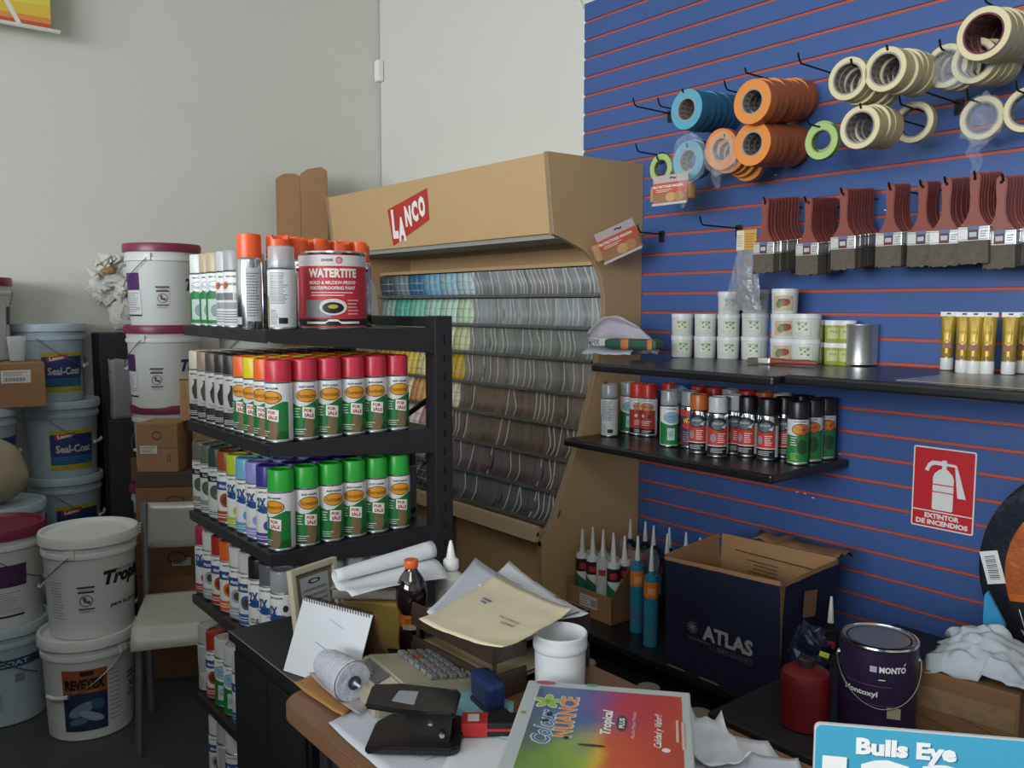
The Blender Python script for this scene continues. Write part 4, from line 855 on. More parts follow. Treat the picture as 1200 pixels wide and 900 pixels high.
# tin rail behind brushes
# packaged pads
def padpack():
    t = thing('pad_package', 'pads', 'pad package'); F = Matrix(((1, 0, 0, 0), (0, 0, -1, -.0215), (0, 1, 0, 0), (0, 0, 0, 1))); mp = flatmap(F)
    b = MB(); b.box((0, 0, 0), (.18, .036, .058), mat('pad_felt', '#b58b62', .9, noise_amt=.1, bump=.1), .016); b.build('pads', t)
    b = MB(); b.b2(-.07, .085, -.0212, -.0195, -.038, .0, paper('9c7250'), .0005); b.b2(-.07, .085, -.0214, -.0195, -.0, .034, ink('c05a40'), .0005); b.b2(-.07, .085, -.0212, -.0195, .034, .060, paper('b9a9a8'), .0005); b.b2(-.075, .08, -.0213, -.0195, -.042, -.034, paper('c3bcbc'), .0005)
    b.text(mp, 'PROTECTORES MADERA', -.002, .021, .135, WHT, .0004, h=.009, bold=.03); b.lines(mp, -.055, .02, .002, .013, 2, WHT, .0004); b.text(mp, '~', .02, .048, .03, BLK, .0006, h=.008)
    b.ell(mp, .01, -.016, .022, .016, ink('c79c6c'), .0004); b.ell(mp, .045, -.016, .022, .016, ink('b98c5e'), .0006)
    for k in range(7): b.line(mp, (.03+.008*k, -.032), (.042+.008*k, -.004), .0015, ink('8a6242'), .0008)
    o = b.build('wrapper', t); o['label'] = 'orange and lilac card wrapper'; return t
p = onY(788, 226, -.22); place('pads', padpack, p, .0, 'orange labelled felt pad package hanging straight below pale blue tape', 'packaged felt pads')
p = onX(722, 287, 2.40); place('pads', padpack, p, .0, 'tilted orange labelled felt pad package hanging against the cabinet side', 'packaged felt pads', rot=(0, -.42, 1.15), scale=(1.05, 1, 1.15))
# bagged brush
p = onY(866, 270, -.2)
t = thing('bagged_brush', 'brush in clear bag with gold header card hanging on a hook', 'bagged brush', (p.x, -.15, p.z+.0))
b = MB(); F = Matrix(((1, 0, 0, 0), (0, 0, -1, -.004), (0, 1, 0, 0), (0, 0, 0, 1))); mp = flatmap(F)
b.b2(-.042, .035, -.003, 0, -.065, .005, paper('c49a4a'), .0005); b.rect(mp, -.042, -.012, -.06, .003, ink('d6cbb4')); b.lines(mp, -.008, .032, -.055, -.005, 6, ink('8f6a28'), .0003, .25); b.lines(mp, -.04, -.016, -.05, -.01, 6, ink('8d8678'), .0003); b.build('header_card', t)
b = MB(); b.grid(10, 14, lambda u, v: Vector(((u-.5)*(.075+.075*v)-.012*v, -.006-.018*math.sin(u*PI)*math.sin(v*PI)+.006*noise.noise(Vector((u*7, v*7, 3))), -.06-.20*v)), mat('bag_film', '#9ea1a6', .2, alpha=.55, spec=.9, bump=.5, scale=40), smooth=False); b.build('bag', t)
b = MB(); b.prism([(-.012, -.06), (.012, -.06), (.02, -.15), (.045, -.24), (-.05, -.24), (-.02, -.15)], -.004, .004, mat('rod_grey', '#777a80', .5), Matrix(((1, 0, 0, 0), (0, 0, 1, 0), (0, 1, 0, 0), (0, 0, 0, 1)))); b.build('content', t)

# ================================================================== SHELVES ON THE SLATWALL
SHM = mat('black_shelf', '#1a1a1d', .28, noise_amt=.15, scale=10, spec=.6)
def wshelf(label, x0, x1, y0, z, th=.028, grp=None):
    t = thing('wall_shelf', label, 'shelf', (x0, 0, z), 0, 'black shelves on the slatwall')
    b = MB(); b.b2(0, x1-x0, y0, -.002, -th, 0, SHM, .008); b.build('board', t)
    for x in (.06, x1-x0-.06): b = MB(); b.prism([(-.002, -th), (-.08, -th), (-.002, -th-.012)], x-.003, x+.003, SHM, Matrix(((0, 0, 1, 0), (1, 0, 0, 0), (0, 1, 0, 0), (0, 0, 0, 1)))); b.build('bracket', t)
    return t
ZU, ZM = 1.243, .94
wshelf('upper left black shelf carrying white tubs', 2.66, 3.345, -.60, ZU)
wshelf('upper right black shelf carrying gold tubes and a tin', 3.35, 4.35, -.56, ZU+.004)
wshelf('lower black shelf full of assorted spray cans', 2.345, 3.235, -.43, ZM)
# cans of the lower shelf from the positions seen
sp = [('grill', 703, 504), ('plain_clear', 714, 508.5), ('shimmer', 736, 507), ('red', 747, 509.5), ('red', 759.5, 511), ('shimmer', 784, 523), ('shimmer', 796, 520), ('fire', 808, 524), ('engine_orange', 818.5, 530.5), ('engine_white', 840.5, 535), ('engine_white', 858, 531.5), ('engine_black', 875.5, 534.5), ('engine_black', 899, 538.5), ('engine_black', 918, 534), ('heat_black', 935.5, 539), ('heat_black', 952, 534.5), ('heat_black', 967, 530.5)]
nm = {'grill': 'black capped can with red barbecue picture', 'plain_clear': 'clear capped can showing its text side', 'shimmer': 'clear capped pale blue oval can', 'red': 'red capped can with tan oval', 'fire': 'silver can with red and purple label', 'engine_orange': 'orange capped chrome and red can', 'engine_white': 'white capped chrome and red can', 'engine_black': 'black capped chrome and red can', 'heat_black': 'black capped green and orange can'}
cnt = {}; FIXY = {'grill': [-.195], 'plain_clear': [-.262], 'heat_black': [-.215, -.135, -.06]}
for k, x, y in sp:
    p = onZ(x, y, ZM); p.y = max(-.38, min(-.14, p.y)); d = ray(x, y); s_ = (p.y-CAM.y)/d.y; p.x = max(2.38, CAM.x+d.x*s_)
    if k in FIXY: p.y = FIXY[k].pop(0); p.x = onY(x, 500, p.y).x
    cnt[k] = cnt.get(k, 0)+1
    tot = sum(1 for q in sp if q[0] == k)
    can(k, (p.x, p.y, ZM+.0003), facecam(p.x, p.y)+rr.uniform(-.25, .25), nm[k]+(' on the lower wall shelf' if tot == 1 else ', %s from left of its kind on lower shelf' % ORD[cnt[k]-1]), 'spray cans on the lower wall shelf')
back = [('blue', 2.60, -.06), ('red', 2.67, -.055), ('red', 2.74, -.055), ('red', 2.53, -.055), ('greylab', 2.81, -.055), ('red', 2.88, -.055), ('engine_orange', 2.95, -.055), ('engine_white', 3.02, -.055), ('engine_black', 3.09, -.055)]
for i, (k, x, y) in enumerate(back): can(k, (x, y, ZM+.0003), rr.uniform(0, 6), 'can with %s cap in back line of lower wall shelf, %s from left' % ({'blue': 'blue', 'red': 'red', 'greylab': 'grey', 'engine_orange': 'orange', 'engine_white': 'white', 'engine_black': 'black', 'heat_black': 'dull black'}[k], ORD[i]), 'back line cans on lower wall shelf')
# tubs
TUBM = mat('tub_white', '#cfd2d0', .35, noise_amt=.03); TUBL = mat('tub_lid', '#d9dbda', .3)
def tub(r, h, look):
    def mk():
        t = thing('filler_tub', 'tub', 'tub')
        b = MB(); b.lathe([(r*.9, 0), (r*.93, .002), (r*.97, h-.018), (r*.97, h-.012)], TUBM if look != 'lime' else mat('lime_fill', '#9aa24a', .35), 32); b.build('body', t)
        b = MB(); b.lathe([(r*.97, h-.016), (r, h-.015), (r, h-.001), (r*.97, h), (0, h-.001)], TUBL, 32); b.build('lid', t)
        b = MB(); mp = wrapmap(r*.955, off=.0016); gn = ink('5c8a3a')
        if look == 'green':
            b.rect(mp, -.03, .022, .010, h-.022, ink('c3cbbb')); b.rect(mp, -.028, .0, .014, .022, ink('b9bfae'), .0003)
            for q in ((-.012, .032), (-.002, .040), (-.014, .046), (.008, .030), (.006, .047)): b.rect(mp, q[0]-.003, q[0]+.004, q[1]-.003, q[1]+.003, gn, .0004)
            b.text(mp, 'MASILLA', -.004, h-.028, .032, ink('4a6a3a'), .0005, h=.006)
        elif look == 'brown':
            b.rect(mp, -.034, .03, .010, h-.022, ink('b9a68c')); b.ell(mp, .0, .036, .02, .012, ink('8a4a3a'), .0003); b.ell(mp, -.014, .03, .01, .012, ink('5f7a44'), .0005); b.text(mp, 'RESANE', 0, .044, .035, ink('5a3a2a'), .0008, h=.006)
        elif look == 'lime':
            b.rect(mp, -.02, .02, .012, h-.024, ink('b5ba82')); b.text(mp, 'PVA', 0, .034, .02, ink('56681f'), .0004, h=.008)
        elif look == 'yellow':
            b.rect(mp, -.04, .04, .010, .045, ink('c7c8c0')); b.ell(mp, .02, .024, .012, .010, ink('c9a83a'), .0004); b.text(mp, 'FILLER', -.01, .034, .03, ink('4a5a6a'), .0005, h=.007)
        b.build('label', t); return t
    return mk
TK = {'g': tub(.040, .078, 'green'), 'gl': tub(.047, .080, 'green'), 'b': tub(.043, .080, 'brown'), 'l': tub(.029, .070, 'lime'), 'y': tub(.054, .058, 'yellow')}
TH = {'g': .078, 'gl': .080, 'b': .080, 'l': .070, 'y': .058}
td = [('g', 799, 418, 2, 'leftmost column'), ('g', 826, 419, 2, 'second column from left'), ('g', 853, 420, 3, 'third column from left'), ('gl', 884, 421, 3, 'fourth column with wide tubs'), ('b', 919, 405, 4, 'brown labelled column at back')]
for k, x, y, n, wh in td:
    if k == 'b': p = onY(x, 380, -.09); kk = 'b'
    else: p = onZ(x, y, ZU)
    for i in range(n if k != 'b' else 3): place('tub_'+k, TK[k], (p.x, p.y, ZU+.0003+i*(TH[k]+.0004)), facecam(p.x, p.y)+rr.uniform(-.1, .2), 'white tub, %s from the shelf in %s' % (ORD[i], wh), 'white tubs piled on the upper shelf')
p = onY(945, 380, -.075); place('tub_gl', TK['gl'], (p.x, p.y, ZU+.0003), facecam(p.x, p.y), 'white green-labelled tub behind the flat yellow-marked tub', 'white tubs piled on the upper shelf')
place('tub_gl', TK['gl'], (p.x, p.y, ZU+.0807), facecam(p.x, p.y)-.2, 'white green-labelled tub at the right end of pile, upper one', 'white tubs piled on the upper shelf')
p = onZ(917, 421, ZU); place('tub_y', TK['y'], (p.x, p.y-.005, ZU+.0003), facecam(p.x, p.y), 'flat wide white tub with small yellow mark in front of pile')
for i, (x, y) in enumerate(((946, 421), (964, 423), (979, 421))):
    p = onZ(x, y, ZU); place('tub_l', TK['l'], (p.x, p.y, ZU+.0003), facecam(p.x, p.y)+.1, 'small jar with lime green content, %s from left in front row' % ORD[i], 'small lime green jars')
for i, (x, z_) in enumerate(((953, 1), (975, 1), (990, 1))):
    p = onY(x, 400, -.055 if i != 1 else -.06); place('tub_l', TK['l'], (p.x+.0*i, p.y+.01, ZU+.0003+.07*0), facecam(p.x, p.y), 'small lime green jar at the back beside tin, %s from left, lower' % ORD[i], 'small lime green jars')
    place('tub_l', TK['l'], (p.x, p.y+.01, ZU+.071), facecam(p.x, p.y), 'small lime green jar stacked at the back beside tin, %s from left, upper' % ORD[i], 'small lime green jars')
# shiny tin
p = onZ(1008, 427, ZU+.004)
t = thing('plain_tin', 'shiny unlabelled round metal tin beside the lime green jars', 'tin', (p.x, p.y, ZU+.0045))
b = MB(); b.lathe([(.049, 0), (.0515, .001), (.0515, .004), (.050, .006), (.050, .118), (.052, .121), (.052, .125), (.050, .126)], mat('tinplate', '#c9cac9', .3, metal=.85, noise_amt=.05), 48); b.build('body', t)
b = MB(); b.lathe([(.0495, .125), (.044, .1245), (.042, .121), (.03, .121), (0, .121)], CHROME, 40); b.build('lid', t)
# loose brush lying on the shelf
p = onZ(905, 423, ZU)
t = thing('loose_brush', 'brush with red-brown handle lying on the front of upper shelf', 'paint brush', (p.x, p.y, ZU+.001), 0)
a0 = onZ(873, 421, ZU+.01); a1 = onZ(958, 425, ZU+.01); dr = (a1-a0); t.rotation_euler = (0, 0, math.atan2(dr.y, dr.x)); t.location = ((a0.x+a1.x)/2+.03, (a0.y+a1.y)/2-.045, ZU+.001)
b = MB(); b.tube([(-.03, 0, .010), (0, 0, .011), (.04, 0, .010), (.09, 0, .011), (.118, 0, .010)], [.011, .0095, .0085, .0095, .006], BRH, 12); b.build('handle', t)
b = MB(); b.box((-.05, 0, .011), (.042, .026, .018), BRF, .004); b.build('ferrule', t)
b = MB(); b.box((-.088, 0, .010), (.04, .028, .017), BRB, .006); b.build('bristles', t)
# gold tubes
GOLD = mat('tube_gold', '#a08428', .32, noise_amt=.12, metal=.35); TW = plas('d3d3cf', .35)
def gold():
    t = thing('paint_tube', 'tube', 'tube')
    b = MB(); n = 20; prof = [(.0, .0185, .0185), (.03, .0185, .0185), (.07, .0195, .016), (.105, .021, .010), (.135, .0225, .002)]
    vs = []; fs = []
    for z, a, c in prof:
        for k in range(n): th = 2*PI*k/n; vs.append((a*math.cos(th), c*math.sin(th), .028+z))
    for i in range(len(prof)-1):
        for k in range(n): k2 = (k+1) % n; fs.append((i*n+k, i*n+k2, (i+1)*n+k2, (i+1)*n+k))
    b.add(vs, fs, GOLD, True); b.build('body', t)
    b = MB(); b.lathe([(.0185, 0), (.0192, .001), (.0192, .033), (.0185, .036)], TW, 28); o = b.build('cap', t); o['label'] = 'white cap it stands on'
    b = MB(); b.b2(-.0235, .0235, -.0015, .0015, .162, .176, TW, .0005); b.b2(-.006, .006, -.0018, .0018, .168, .173, BLK, 0); b.build('hang_tab', t)
    b = MB(); mp = lambda s_, z, lift=0: Vector((s_, -(.0188-.0165*max(0, (z-.06)/.105)**1.5)-.0005-lift, z))
    b.rect(mp, -.010, .010, .085, .15, ink('b79a3a'), 0); b.rect(mp, -.012, .012, .066, .082, ink('7d3b2b'), .0003); b.text(mp, 'ORO', 0, .118, .018, ink('6b5520'), .0006, h=.01)
    for q in range(3): b.rect(mp, -.011+.008*q, -.006+.008*q, .040, .050, ink('5a4436'), .0005)
    b.build('label', t); return t
tp = [(1109, 433), (1127, 436.5), (1140, 437.5), (1156, 438), (1181, 438.5), (1198, 437), (1117, 430), (1168, 432), (1190, 431), (1146, 431)]
for i, (x, y) in enumerate(tp):
    p = onZ(x, y, ZU+.006); place('gold', gold, (p.x, p.y, ZU+.0062), facecam(p.x, p.y)+rr.uniform(-.2, .2), 'gold paint tube standing on white cap, %s' % (ORD[i]+' from left in the front row' if i < 6 else 'in the back row, '+ORD[i-6]+' one'), 'gold paint tubes on right shelf', scale=(.9, .9, .93))
b = MB(); x0, x1 = onZ(1102, 440, ZU+.004).x, 4.2; b.b2(x0, x1, -.50, -.14, ZU+.0042, ZU+.006, plas('8e9092', .3), .001); tag(b.build('shelf_liner'), 'grey liner sheet under the gold tubes on right shelf', 'liner')
# white bag with green and orange packet
p = onZ(716, 418, ZU)
t = thing('cleaning_pack', 'white paper bag with green and orange packet on left end of upper shelf', 'packet', (p.x+.02, p.y+.0, ZU+.001), math.radians(18))
b = MB(); b.grid(18, 14, lambda u, v: Vector((-.11+.26*u, .04-.05*v*(1-u)+.03*noise.noise(Vector((u*3, v*3, 7))), .01+.16*v*(math.sin(u*PI*.85+.35)**.7)*(1-.35*u)+.01*noise.noise(Vector((u*6, v*6, 1))))), mat('bag_lilac', '#b3adb8', .7, noise_amt=.04)); b.build('bag', t, solid=.0015)
b = MB(); b.grid(12, 8, lambda u, v: Vector((-.10+.19*u, -.07+.13*v, .012+.02*math.sin(v*PI)+.006*noise.noise(Vector((u*5, v*5, 4))))), paper('b9c0cc')); b.build('paper_sheet', t, solid=.001)
b = MB(); b.box((.09, -.035, .05), (.20, .07, .035), mat('packet_green', '#24513d', .5), .012); b.box((.07, -.036, .05), (.035, .072, .037), mat('packet_orange', '#c8703a', .5), .010); b.box((.165, -.036, .05), (.02, .072, .037), mat('packet_orange', '#c8703a', .5), .010); o = b.build('packet', t); o['label'] = 'dark green packet with orange bands'
b = MB(); b.box((-.03, -.04, .055), (.07, .05, .028), paper('c9cac9'), .004); F = Matrix(((1, 0, 0, 0), (0, 0, -1, -.066), (0, 1, 0, 0), (0, 0, 0, 1))); b.text(flatmap(F), 'FIX', -.045, .055, .03, ink('4a5058'), .0006, h=.02); b.build('box', t)

# extinguisher sign
t = thing('extinguisher_sign', 'red and white fire extinguisher sign on the blue slatwall', 'sign', (3.532, -.001, .891))
F = Matrix(((1, 0, 0, 0), (0, 0, -1, 0), (0, 1, 0, 0), (0, 0, 0, 1))); mp = flatmap(F)
def rrect(w_, h_, r_):
    o = []
    for cx, cz, a0 in ((w_/2-r_, h_/2-r_, 0), (-w_/2+r_, h_/2-r_, PI/2), (-w_/2+r_, -h_/2+r_, PI), (w_/2-r_, -h_/2+r_, 1.5*PI)):
        for q in range(5): a = a0+q*PI/8; o.append((cx+r_*math.cos(a), cz+r_*math.sin(a)))
    return o
SW = ink('dededc'); SR = ink('c3222c')
b = MB(); b.prism(rrect(.18, .243, .006), 0, .003, SW, F); b.build('plate', t)
b = MB(); e = .0032; b.pj(mp, rrect(.172, .235, .004), SR, e, 1)
b.rect(mp, -.086, .086, -.072, -.0685, SW, e+.0003, 1); b.text(mp, 'EXTINTOR', 0, -.084, .10, SW, e+.0004, h=.0155, bold=.05); b.text(mp, 'DE INCENDIOS', 0, -.1035, .15, SW, e+.0004, h=.0155, bold=.05)
b.pj(mp, [(-.030, -.060), (-.026, -.064), (.026, -.064), (.030, -.060), (.030, .032), (.026, .044), (.014, .056), (.008, .060), (.008, .086), (-.005, .086), (-.005, .060), (-.014, .056), (-.026, .044), (-.030, .032)], SW, e+.0003, 1)
for z in (-.010, .012): b.rect(mp, -.03, .03, z-.0016, z+.0016, SR, e+.0007, 1)
b.pj(mp, [(-.005, .070), (-.028, .070), (-.038, .064), (-.044, .048), (-.055, .052), (-.046, .072), (-.034, .082), (-.005, .082)], SW, e+.0003, 1)
b.pj(mp, [(.008, .070), (.030, .070), (.036, .064), (.040, .069), (.034, .077), (.008, .078)], SW, e+.0003, 1); b.pj(mp, [(.032, .066), (.040, .066), (.066, -.020), (.042, -.020)], SW, e+.0003, 1)
b.build('pictogram', t)

# ================================================================== LOW SHELVES AND BENCH UNDER THE SLATWALL
t = thing('low_shelf_unit', 'low black shelf under the slatwall holding sealant cartridges and blue box', 'shelf', (2.34, 0, 0))
b = MB(); b.b2(0, 1.05, -.52, -.01, .265, .29, SHM, .004); b.build('board', t)
b = MB(); b.b2(0, 1.0, -.86, -.01, .13, .15, BLACK, .004); b.build('lower_board', t)
for x in (0, .975):
    b = MB(); b.b2(x, x+.025, -.50, -.02, 0, .265, BLACK, .003); b.build('side', t)
t = thing('black_bench', 'long black bench under slatwall at right carrying paint tin and box', 'bench', (3.41, 0, 0))
b = MB(); b.b2(0, 1.3, -.93, -.01, .42, .45, BLACK, .005); b.build('top', t)
b = MB(); b.b2(.03, 1.27, -.82, -.03, .0, .42, mat('bench_dark', '#1c1b1e', .7), .003); b.build('body', t)
def cartridge(col, low, band, noz='cfd0d0'):
    def mk():
        t = thing('sealant_cartridge', 'c', 'cartridge'); b = MB(); b.lathe([(.0225, 0), (.024, .002), (.024, .208), (.0225, .214), (.012, .216), (.0105, .226), (.0105, .229)], plas(col, .35), 24); b.build('tube', t)
        b = MB(); b.lathe([(.0098, .222), (.0092, .232), (.0035, .305), (0, .306)], plas(noz, .4), 16); b.build('nozzle', t)
        b = MB(); mp = wrapmap(.024)
        if low: b.pj(mp, [(-.036, .01), (.036, .01), (.036, .09), (.0, .125), (-.036, .15)], ink(low)); 
        if band: b.rect(mp, -.037, .037, .150, .198, ink(band), .0002)
        b.rect(mp, -.012, .014, .160, .182, ink('a8343c') if band != 'd8782e' else ink('e0a060'), .0005); b.lines(mp, -.016, .016, .03, .075, 5, ink('d9dcdb' if low else '6d7073'), .0004); b.build('label', t); return t
    return mk
CK = {'green': cartridge('cfd3d2', '1f6b4e', '2a2025'), 'grey': cartridge('b9bbbc', None, None), 'blue': cartridge('2a7f9f', None, 'd8782e'), 'black': cartridge('1e1e22', None, None)}
cz = .292
t = thing('cartridge_carton', 'open cut-down brown carton holding green and grey sealant cartridges', 'box', (2.47, -.335, .29))
b = MB(); b.b2(-.115, .115, -.075, -.072, 0, .10, CARD, .0008); b.b2(-.115, -.112, -.075, .085, 0, .13, CARD, .0008); b.b2(-.115, .115, .082, .085, 0, .235, CARD, .0008); b.b2(-.115, .115, -.075, .085, 0, .0018, CARD, 0)
b.prism([(-.075, 0), (.085, 0), (.085, .235), (.05, .235), (-.075, .10)], .112, .115, CARD2, MYZ(0)); b.build('carton', t)
b = MB(); F = Matrix(((1, 0, 0, 0), (0, 0, -1, -.0756), (0, 1, 0, 0), (0, 0, 0, 1))); mp = flatmap(F); b.rect(mp, -.05, .04, .035, .08, ink('cfccc6')); b.lines(mp, -.045, .0, .04, .075, 4, ink('55585a'), .0003)
for k in range(10): b.rect(mp, .008+k*.003, .0095+k*.003, .043, .07, BLK, .0003)
b.build('sticker', t)
rowA = [('green', 2.392, -.372), ('green', 2.446, -.370), ('grey', 2.500, -.372), ('green', 2.555, -.372), ('grey', 2.392, -.318), ('green', 2.446, -.316), ('grey', 2.500, -.318), ('green', 2.555, -.316)]
for i, (k, x, y) in enumerate(rowA): place('cart_'+k, CK[k], (x, y, cz), facecam(x, y)+rr.uniform(-.2, .2), '%s sealant cartridge in the cut-down carton, %s from left in %s row' % ('green and white' if k == 'green' else 'plain grey', ORD[i % 4], 'front' if i < 4 else 'rear'), 'cartridges in the cut-down carton')
rowB = [(2.40, -.12), (2.46, -.10), (2.52, -.12), (2.58, -.10), (2.66, -.10), (2.74, -.12), (2.80, -.10), (2.86, -.08), (2.63, -.17)]
for i, (x, y) in enumerate(rowB): place('cart_black', CK['black'], (x, y, .2905), rr.uniform(0, 6), 'black cartridge with pale nozzle standing against the slatwall, %s from left' % ORD[i], 'black cartridges by the slatwall')
for i, (x, y) in enumerate(((762, 756), (746, 740))):
    p = onZ(x, y, .29); place('cart_blue', CK['blue'], (p.x, p.y, .2905), facecam(p.x, p.y), 'blue cartridge with orange band in clear film, %s one' % ('front' if i == 0 else 'rear'), 'blue cartridges', scale=(1, 1, 1.12))
p = onZ(738, 725, .29); t = thing('plastic_bag', 'clear crinkled plastic bag draped beside the blue cartridges', 'plastic bag', (p.x, p.y+.03, .295))
b = MB(); b.grid(18, 16, lambda u, v: Vector(((u-.45)*.22*(.5+.5*math.sin(v*2.6)), -.04*math.sin(u*PI)+.03*noise.noise(Vector((u*6, v*6, 2))), .27*v+.02*noise.noise(Vector((u*8, v*3, 5))))), CLEAR, smooth=False); b.build('film', t)
# blue printed carton
BX = mat('box_navy', '#191d34', .55, noise_amt=.1, scale=5)
t = thing('navy_printed_box', 'large open dark navy cardboard box with white lettering under the slatwall', 'box', (3.12, -.365, .29), .02)
w2, d2, H = .205, .14, .375
def wallpanel(x0, y0, x1, y1, h0, h1, nm, fl=.012):
    b = MB(); n = 10; dx, dy = x1-x0, y1-y0; L = math.hypot(dx, dy); nx, ny = dy/L, -dx/L
    def f(o):
        def g(u, v):
            z = v*(h0+(h1-h0)*u); k = fl*v**3+.004*noise.noise(Vector((u*4, v*3, x0*9))); return Vector((x0+dx*u+nx*(k+o), y0+dy*u+ny*(k+o), z))
        return g
    b.grid(n, 8, f(0), BX); b.grid(n, 8, f(-.004), CARD)
    for u0 in range(n): b.add([f(0)(u0/n, 1), f(0)((u0+1)/n, 1), f(-.004)((u0+1)/n, 1), f(-.004)(u0/n, 1)], [(0, 1, 2, 3)], CARD)
    # rough torn rim where brown board shows
    b.grid(n, 1, lambda u, v: f(.0006)(u, 1-.035*(1-v)*(1+.3*noise.noise(Vector((u*5, 0, 1))))), CARD)
    b.build(nm, t)
wallpanel(-w2, -d2, w2, -d2, H-.02, H, 'front_panel'); wallpanel(w2, -d2, w2, d2, H, H+.01, 'side_panel'); wallpanel(w2, d2, -w2, d2, H+.01, H, 'back_panel'); wallpanel(-w2, d2, -w2, -d2, H, H-.02, 'side_panel')
b = MB(); b.b2(-w2, w2, -d2, d2, 0, .004, CARD, 0); b.build('bottom', t)
b = MB(); mp = lambda s_, z, lift=0: Vector((s_, -d2-.0065-.012*(z/H)**3-lift, z)); GW = ink('9a9a9e')
b.text(mp, 'ATLAS', .032, .152, .178, GW, .0004, h=.047, bold=.04); b.text(mp, 'LUMINAIRES', .045, .112, .15, ink('4d4f5a'), .0004, h=.018, bold=.02)
for k in range(6): a = k*PI/6; b.line(mp, (-.095-.02*math.cos(a), .155-.02*math.sin(a)), (-.095+.02*math.cos(a), .155+.02*math.sin(a)), .003, ink('77777c'), .0004)
b.rect(mp, -.11, -.03, .118, .124, ink('4d4f5a'), .0004); b.build('lettering', t)
b = MB(); mp = lambda s_, z, lift=0: Vector((w2+.006+.012*(z/H)**3+lift, s_, z)); b.pj(mp, [(-.05, .25), (.02, .24), (.02, .32), (-.05, .33)], CARD2, .002, 1); o = b.build('hand_hole', t); o['label'] = 'brown torn hand hole'
b = MB(); mp = lambda s_, z, lift=0: Vector((-s_, d2-.006-lift-.0, z))
for q in ((-.14, .14, .335, .338), (-.14, .14, .25, .253)): b.rect(mp, *q, ink('3a2a1e'), .004, 1)
b.lines(mp, -.02, .10, .26, .32, 5, ink('5a4430'), .004, .25); b.build('inner_print', t)
b = MB(); b.grid(10, 4, lambda u, v: Vector((-.10+.30*u, d2+.02+.10*v, H+.03*math.sin(v*2.4)+.02*noise.noise(Vector((u*5, v*3, 0)))-.03*v)), CARD2); o = b.build('rear_flap', t, solid=.003)
# dim jars low down
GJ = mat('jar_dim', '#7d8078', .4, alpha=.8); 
def jar():
    t = thing('storage_jar', 'j', 'jar'); b = MB(); b.lathe([(.04, 0), (.043, .003), (.043, .10), (.034, .118), (.030, .122)], GJ, 24); b.build('body', t); b = MB(); b.lathe([(.034, .118), (.035, .120), (.035, .14), (.033, .142), (0, .142)], plas('8d8a80', .4), 24); b.build('lid', t); return t
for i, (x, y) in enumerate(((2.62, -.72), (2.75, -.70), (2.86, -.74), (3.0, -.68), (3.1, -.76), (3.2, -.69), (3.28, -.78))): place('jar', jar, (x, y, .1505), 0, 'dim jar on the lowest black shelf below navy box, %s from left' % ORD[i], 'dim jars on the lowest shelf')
# red canister, gallon with navy label, black cartridges
p = dep(968, 800, 2.0)
t = thing('red_canister', 'dark red rounded canister standing left of the purple paint tin', 'canister', (3.59, -.80, .45))
b = MB(); b.lathe([(.05, 0), (.056, .004), (.057, .11), (.053, .128), (.040, .138), (.016, .142), (.016, .15), (0, .151)], mat('canister_red', '#6a151b', .45), 36); b.build('body', t)
b = MB(); b.lathe([(.018, .143), (.019, .158), (.014, .162), (0, .162)], BLACK, 20); b.build('cap', t)
for i, (x, y) in enumerate(((957, 712), (974, 712))):
    p = dep(x, y, (2.56, 2.46)[i]); place('cart_black', CK['black'], (p.x, p.y, .2905), facecam(p.x, p.y), 'black cartridge behind the red canister, %s one' % ('left' if i == 0 else 'right'), 'cartridges behind the red canister', scale=(1, 1, 1))
p = dep(950, 760, 2.18)
b = MB(); b.grid(20, 12, crump(0, .08, .055, .08, .035, 6, .4, 9), mat('bag_navy', '#151a33', .35, bump=.4, scale=30), smooth=False); o = b.build('dark_bag', loc=(3.49, -.62, .452)); tag(o, 'crumpled dark navy plastic bag between navy box and red canister', 'plastic bag')
b = MB(); b.box((0, 0, 0), (.022, .002, .014), mat('tag_lime', '#b5c43a', .5), .0005); o = b.build('lime_tag', loc=(3.60, -.74, .605), rot=(.3, .2, .5)); tag(o, 'small lime yellow tag on top of the red canister', 'tag')
def mt(b, mp, r, h):
    b.rect(mp, -.14, .14, .01, h-.012, ink('271a3a')); b.text(mp, 'MONTO', .022, h-.046, .058, WHT, .0005, h=.014, bold=.04); b.line(mp, (.046, h-.036), (.050, h-.031), .0025, WHT, .0005); b.rect(mp, -.026, -.012, h-.053, h-.040, ink('b9b4c6'), .0005); b.rect(mp, -.008, .006, h-.070, h-.068, WHT, .0005)
    b.text(mp, 'Montoxyl', -.046, h-.105, .075, WHT, .0005, h=.016, bold=.03); b.rect(mp, -.08, .02, h-.085, h-.084, ink('8d5a48'), .0004); b.rect(mp, -.08, .03, h-.128, h-.127, ink('8d5a48'), .0004); b.lines(mp, .02, .055, .035, .05, 3, ink('a8a2b4'), .0004)
    b.ell(mp, -.03, .03, .05, .022, ink('5d3f4a'), .0003)
mx_, my_ = dep(1028, 800, 1.95).xy
gt = gallon('paint_tin', 'dark purple gallon paint tin with wire handle on the black bench', 'paint tin', (mx_, my_, .4502), facecam(mx_, my_)+.12, .0825, .232, mat('tin_purple', '#241a38', .35), mt, bail=True, lidm=mat('lid_grey', '#8f979c', .3, metal=.6))
b = MB(); b.box((.025, -.0865, .092), (.028, .004, .024), paper('a3977e'), .002); b.build('bail_tab', gt)
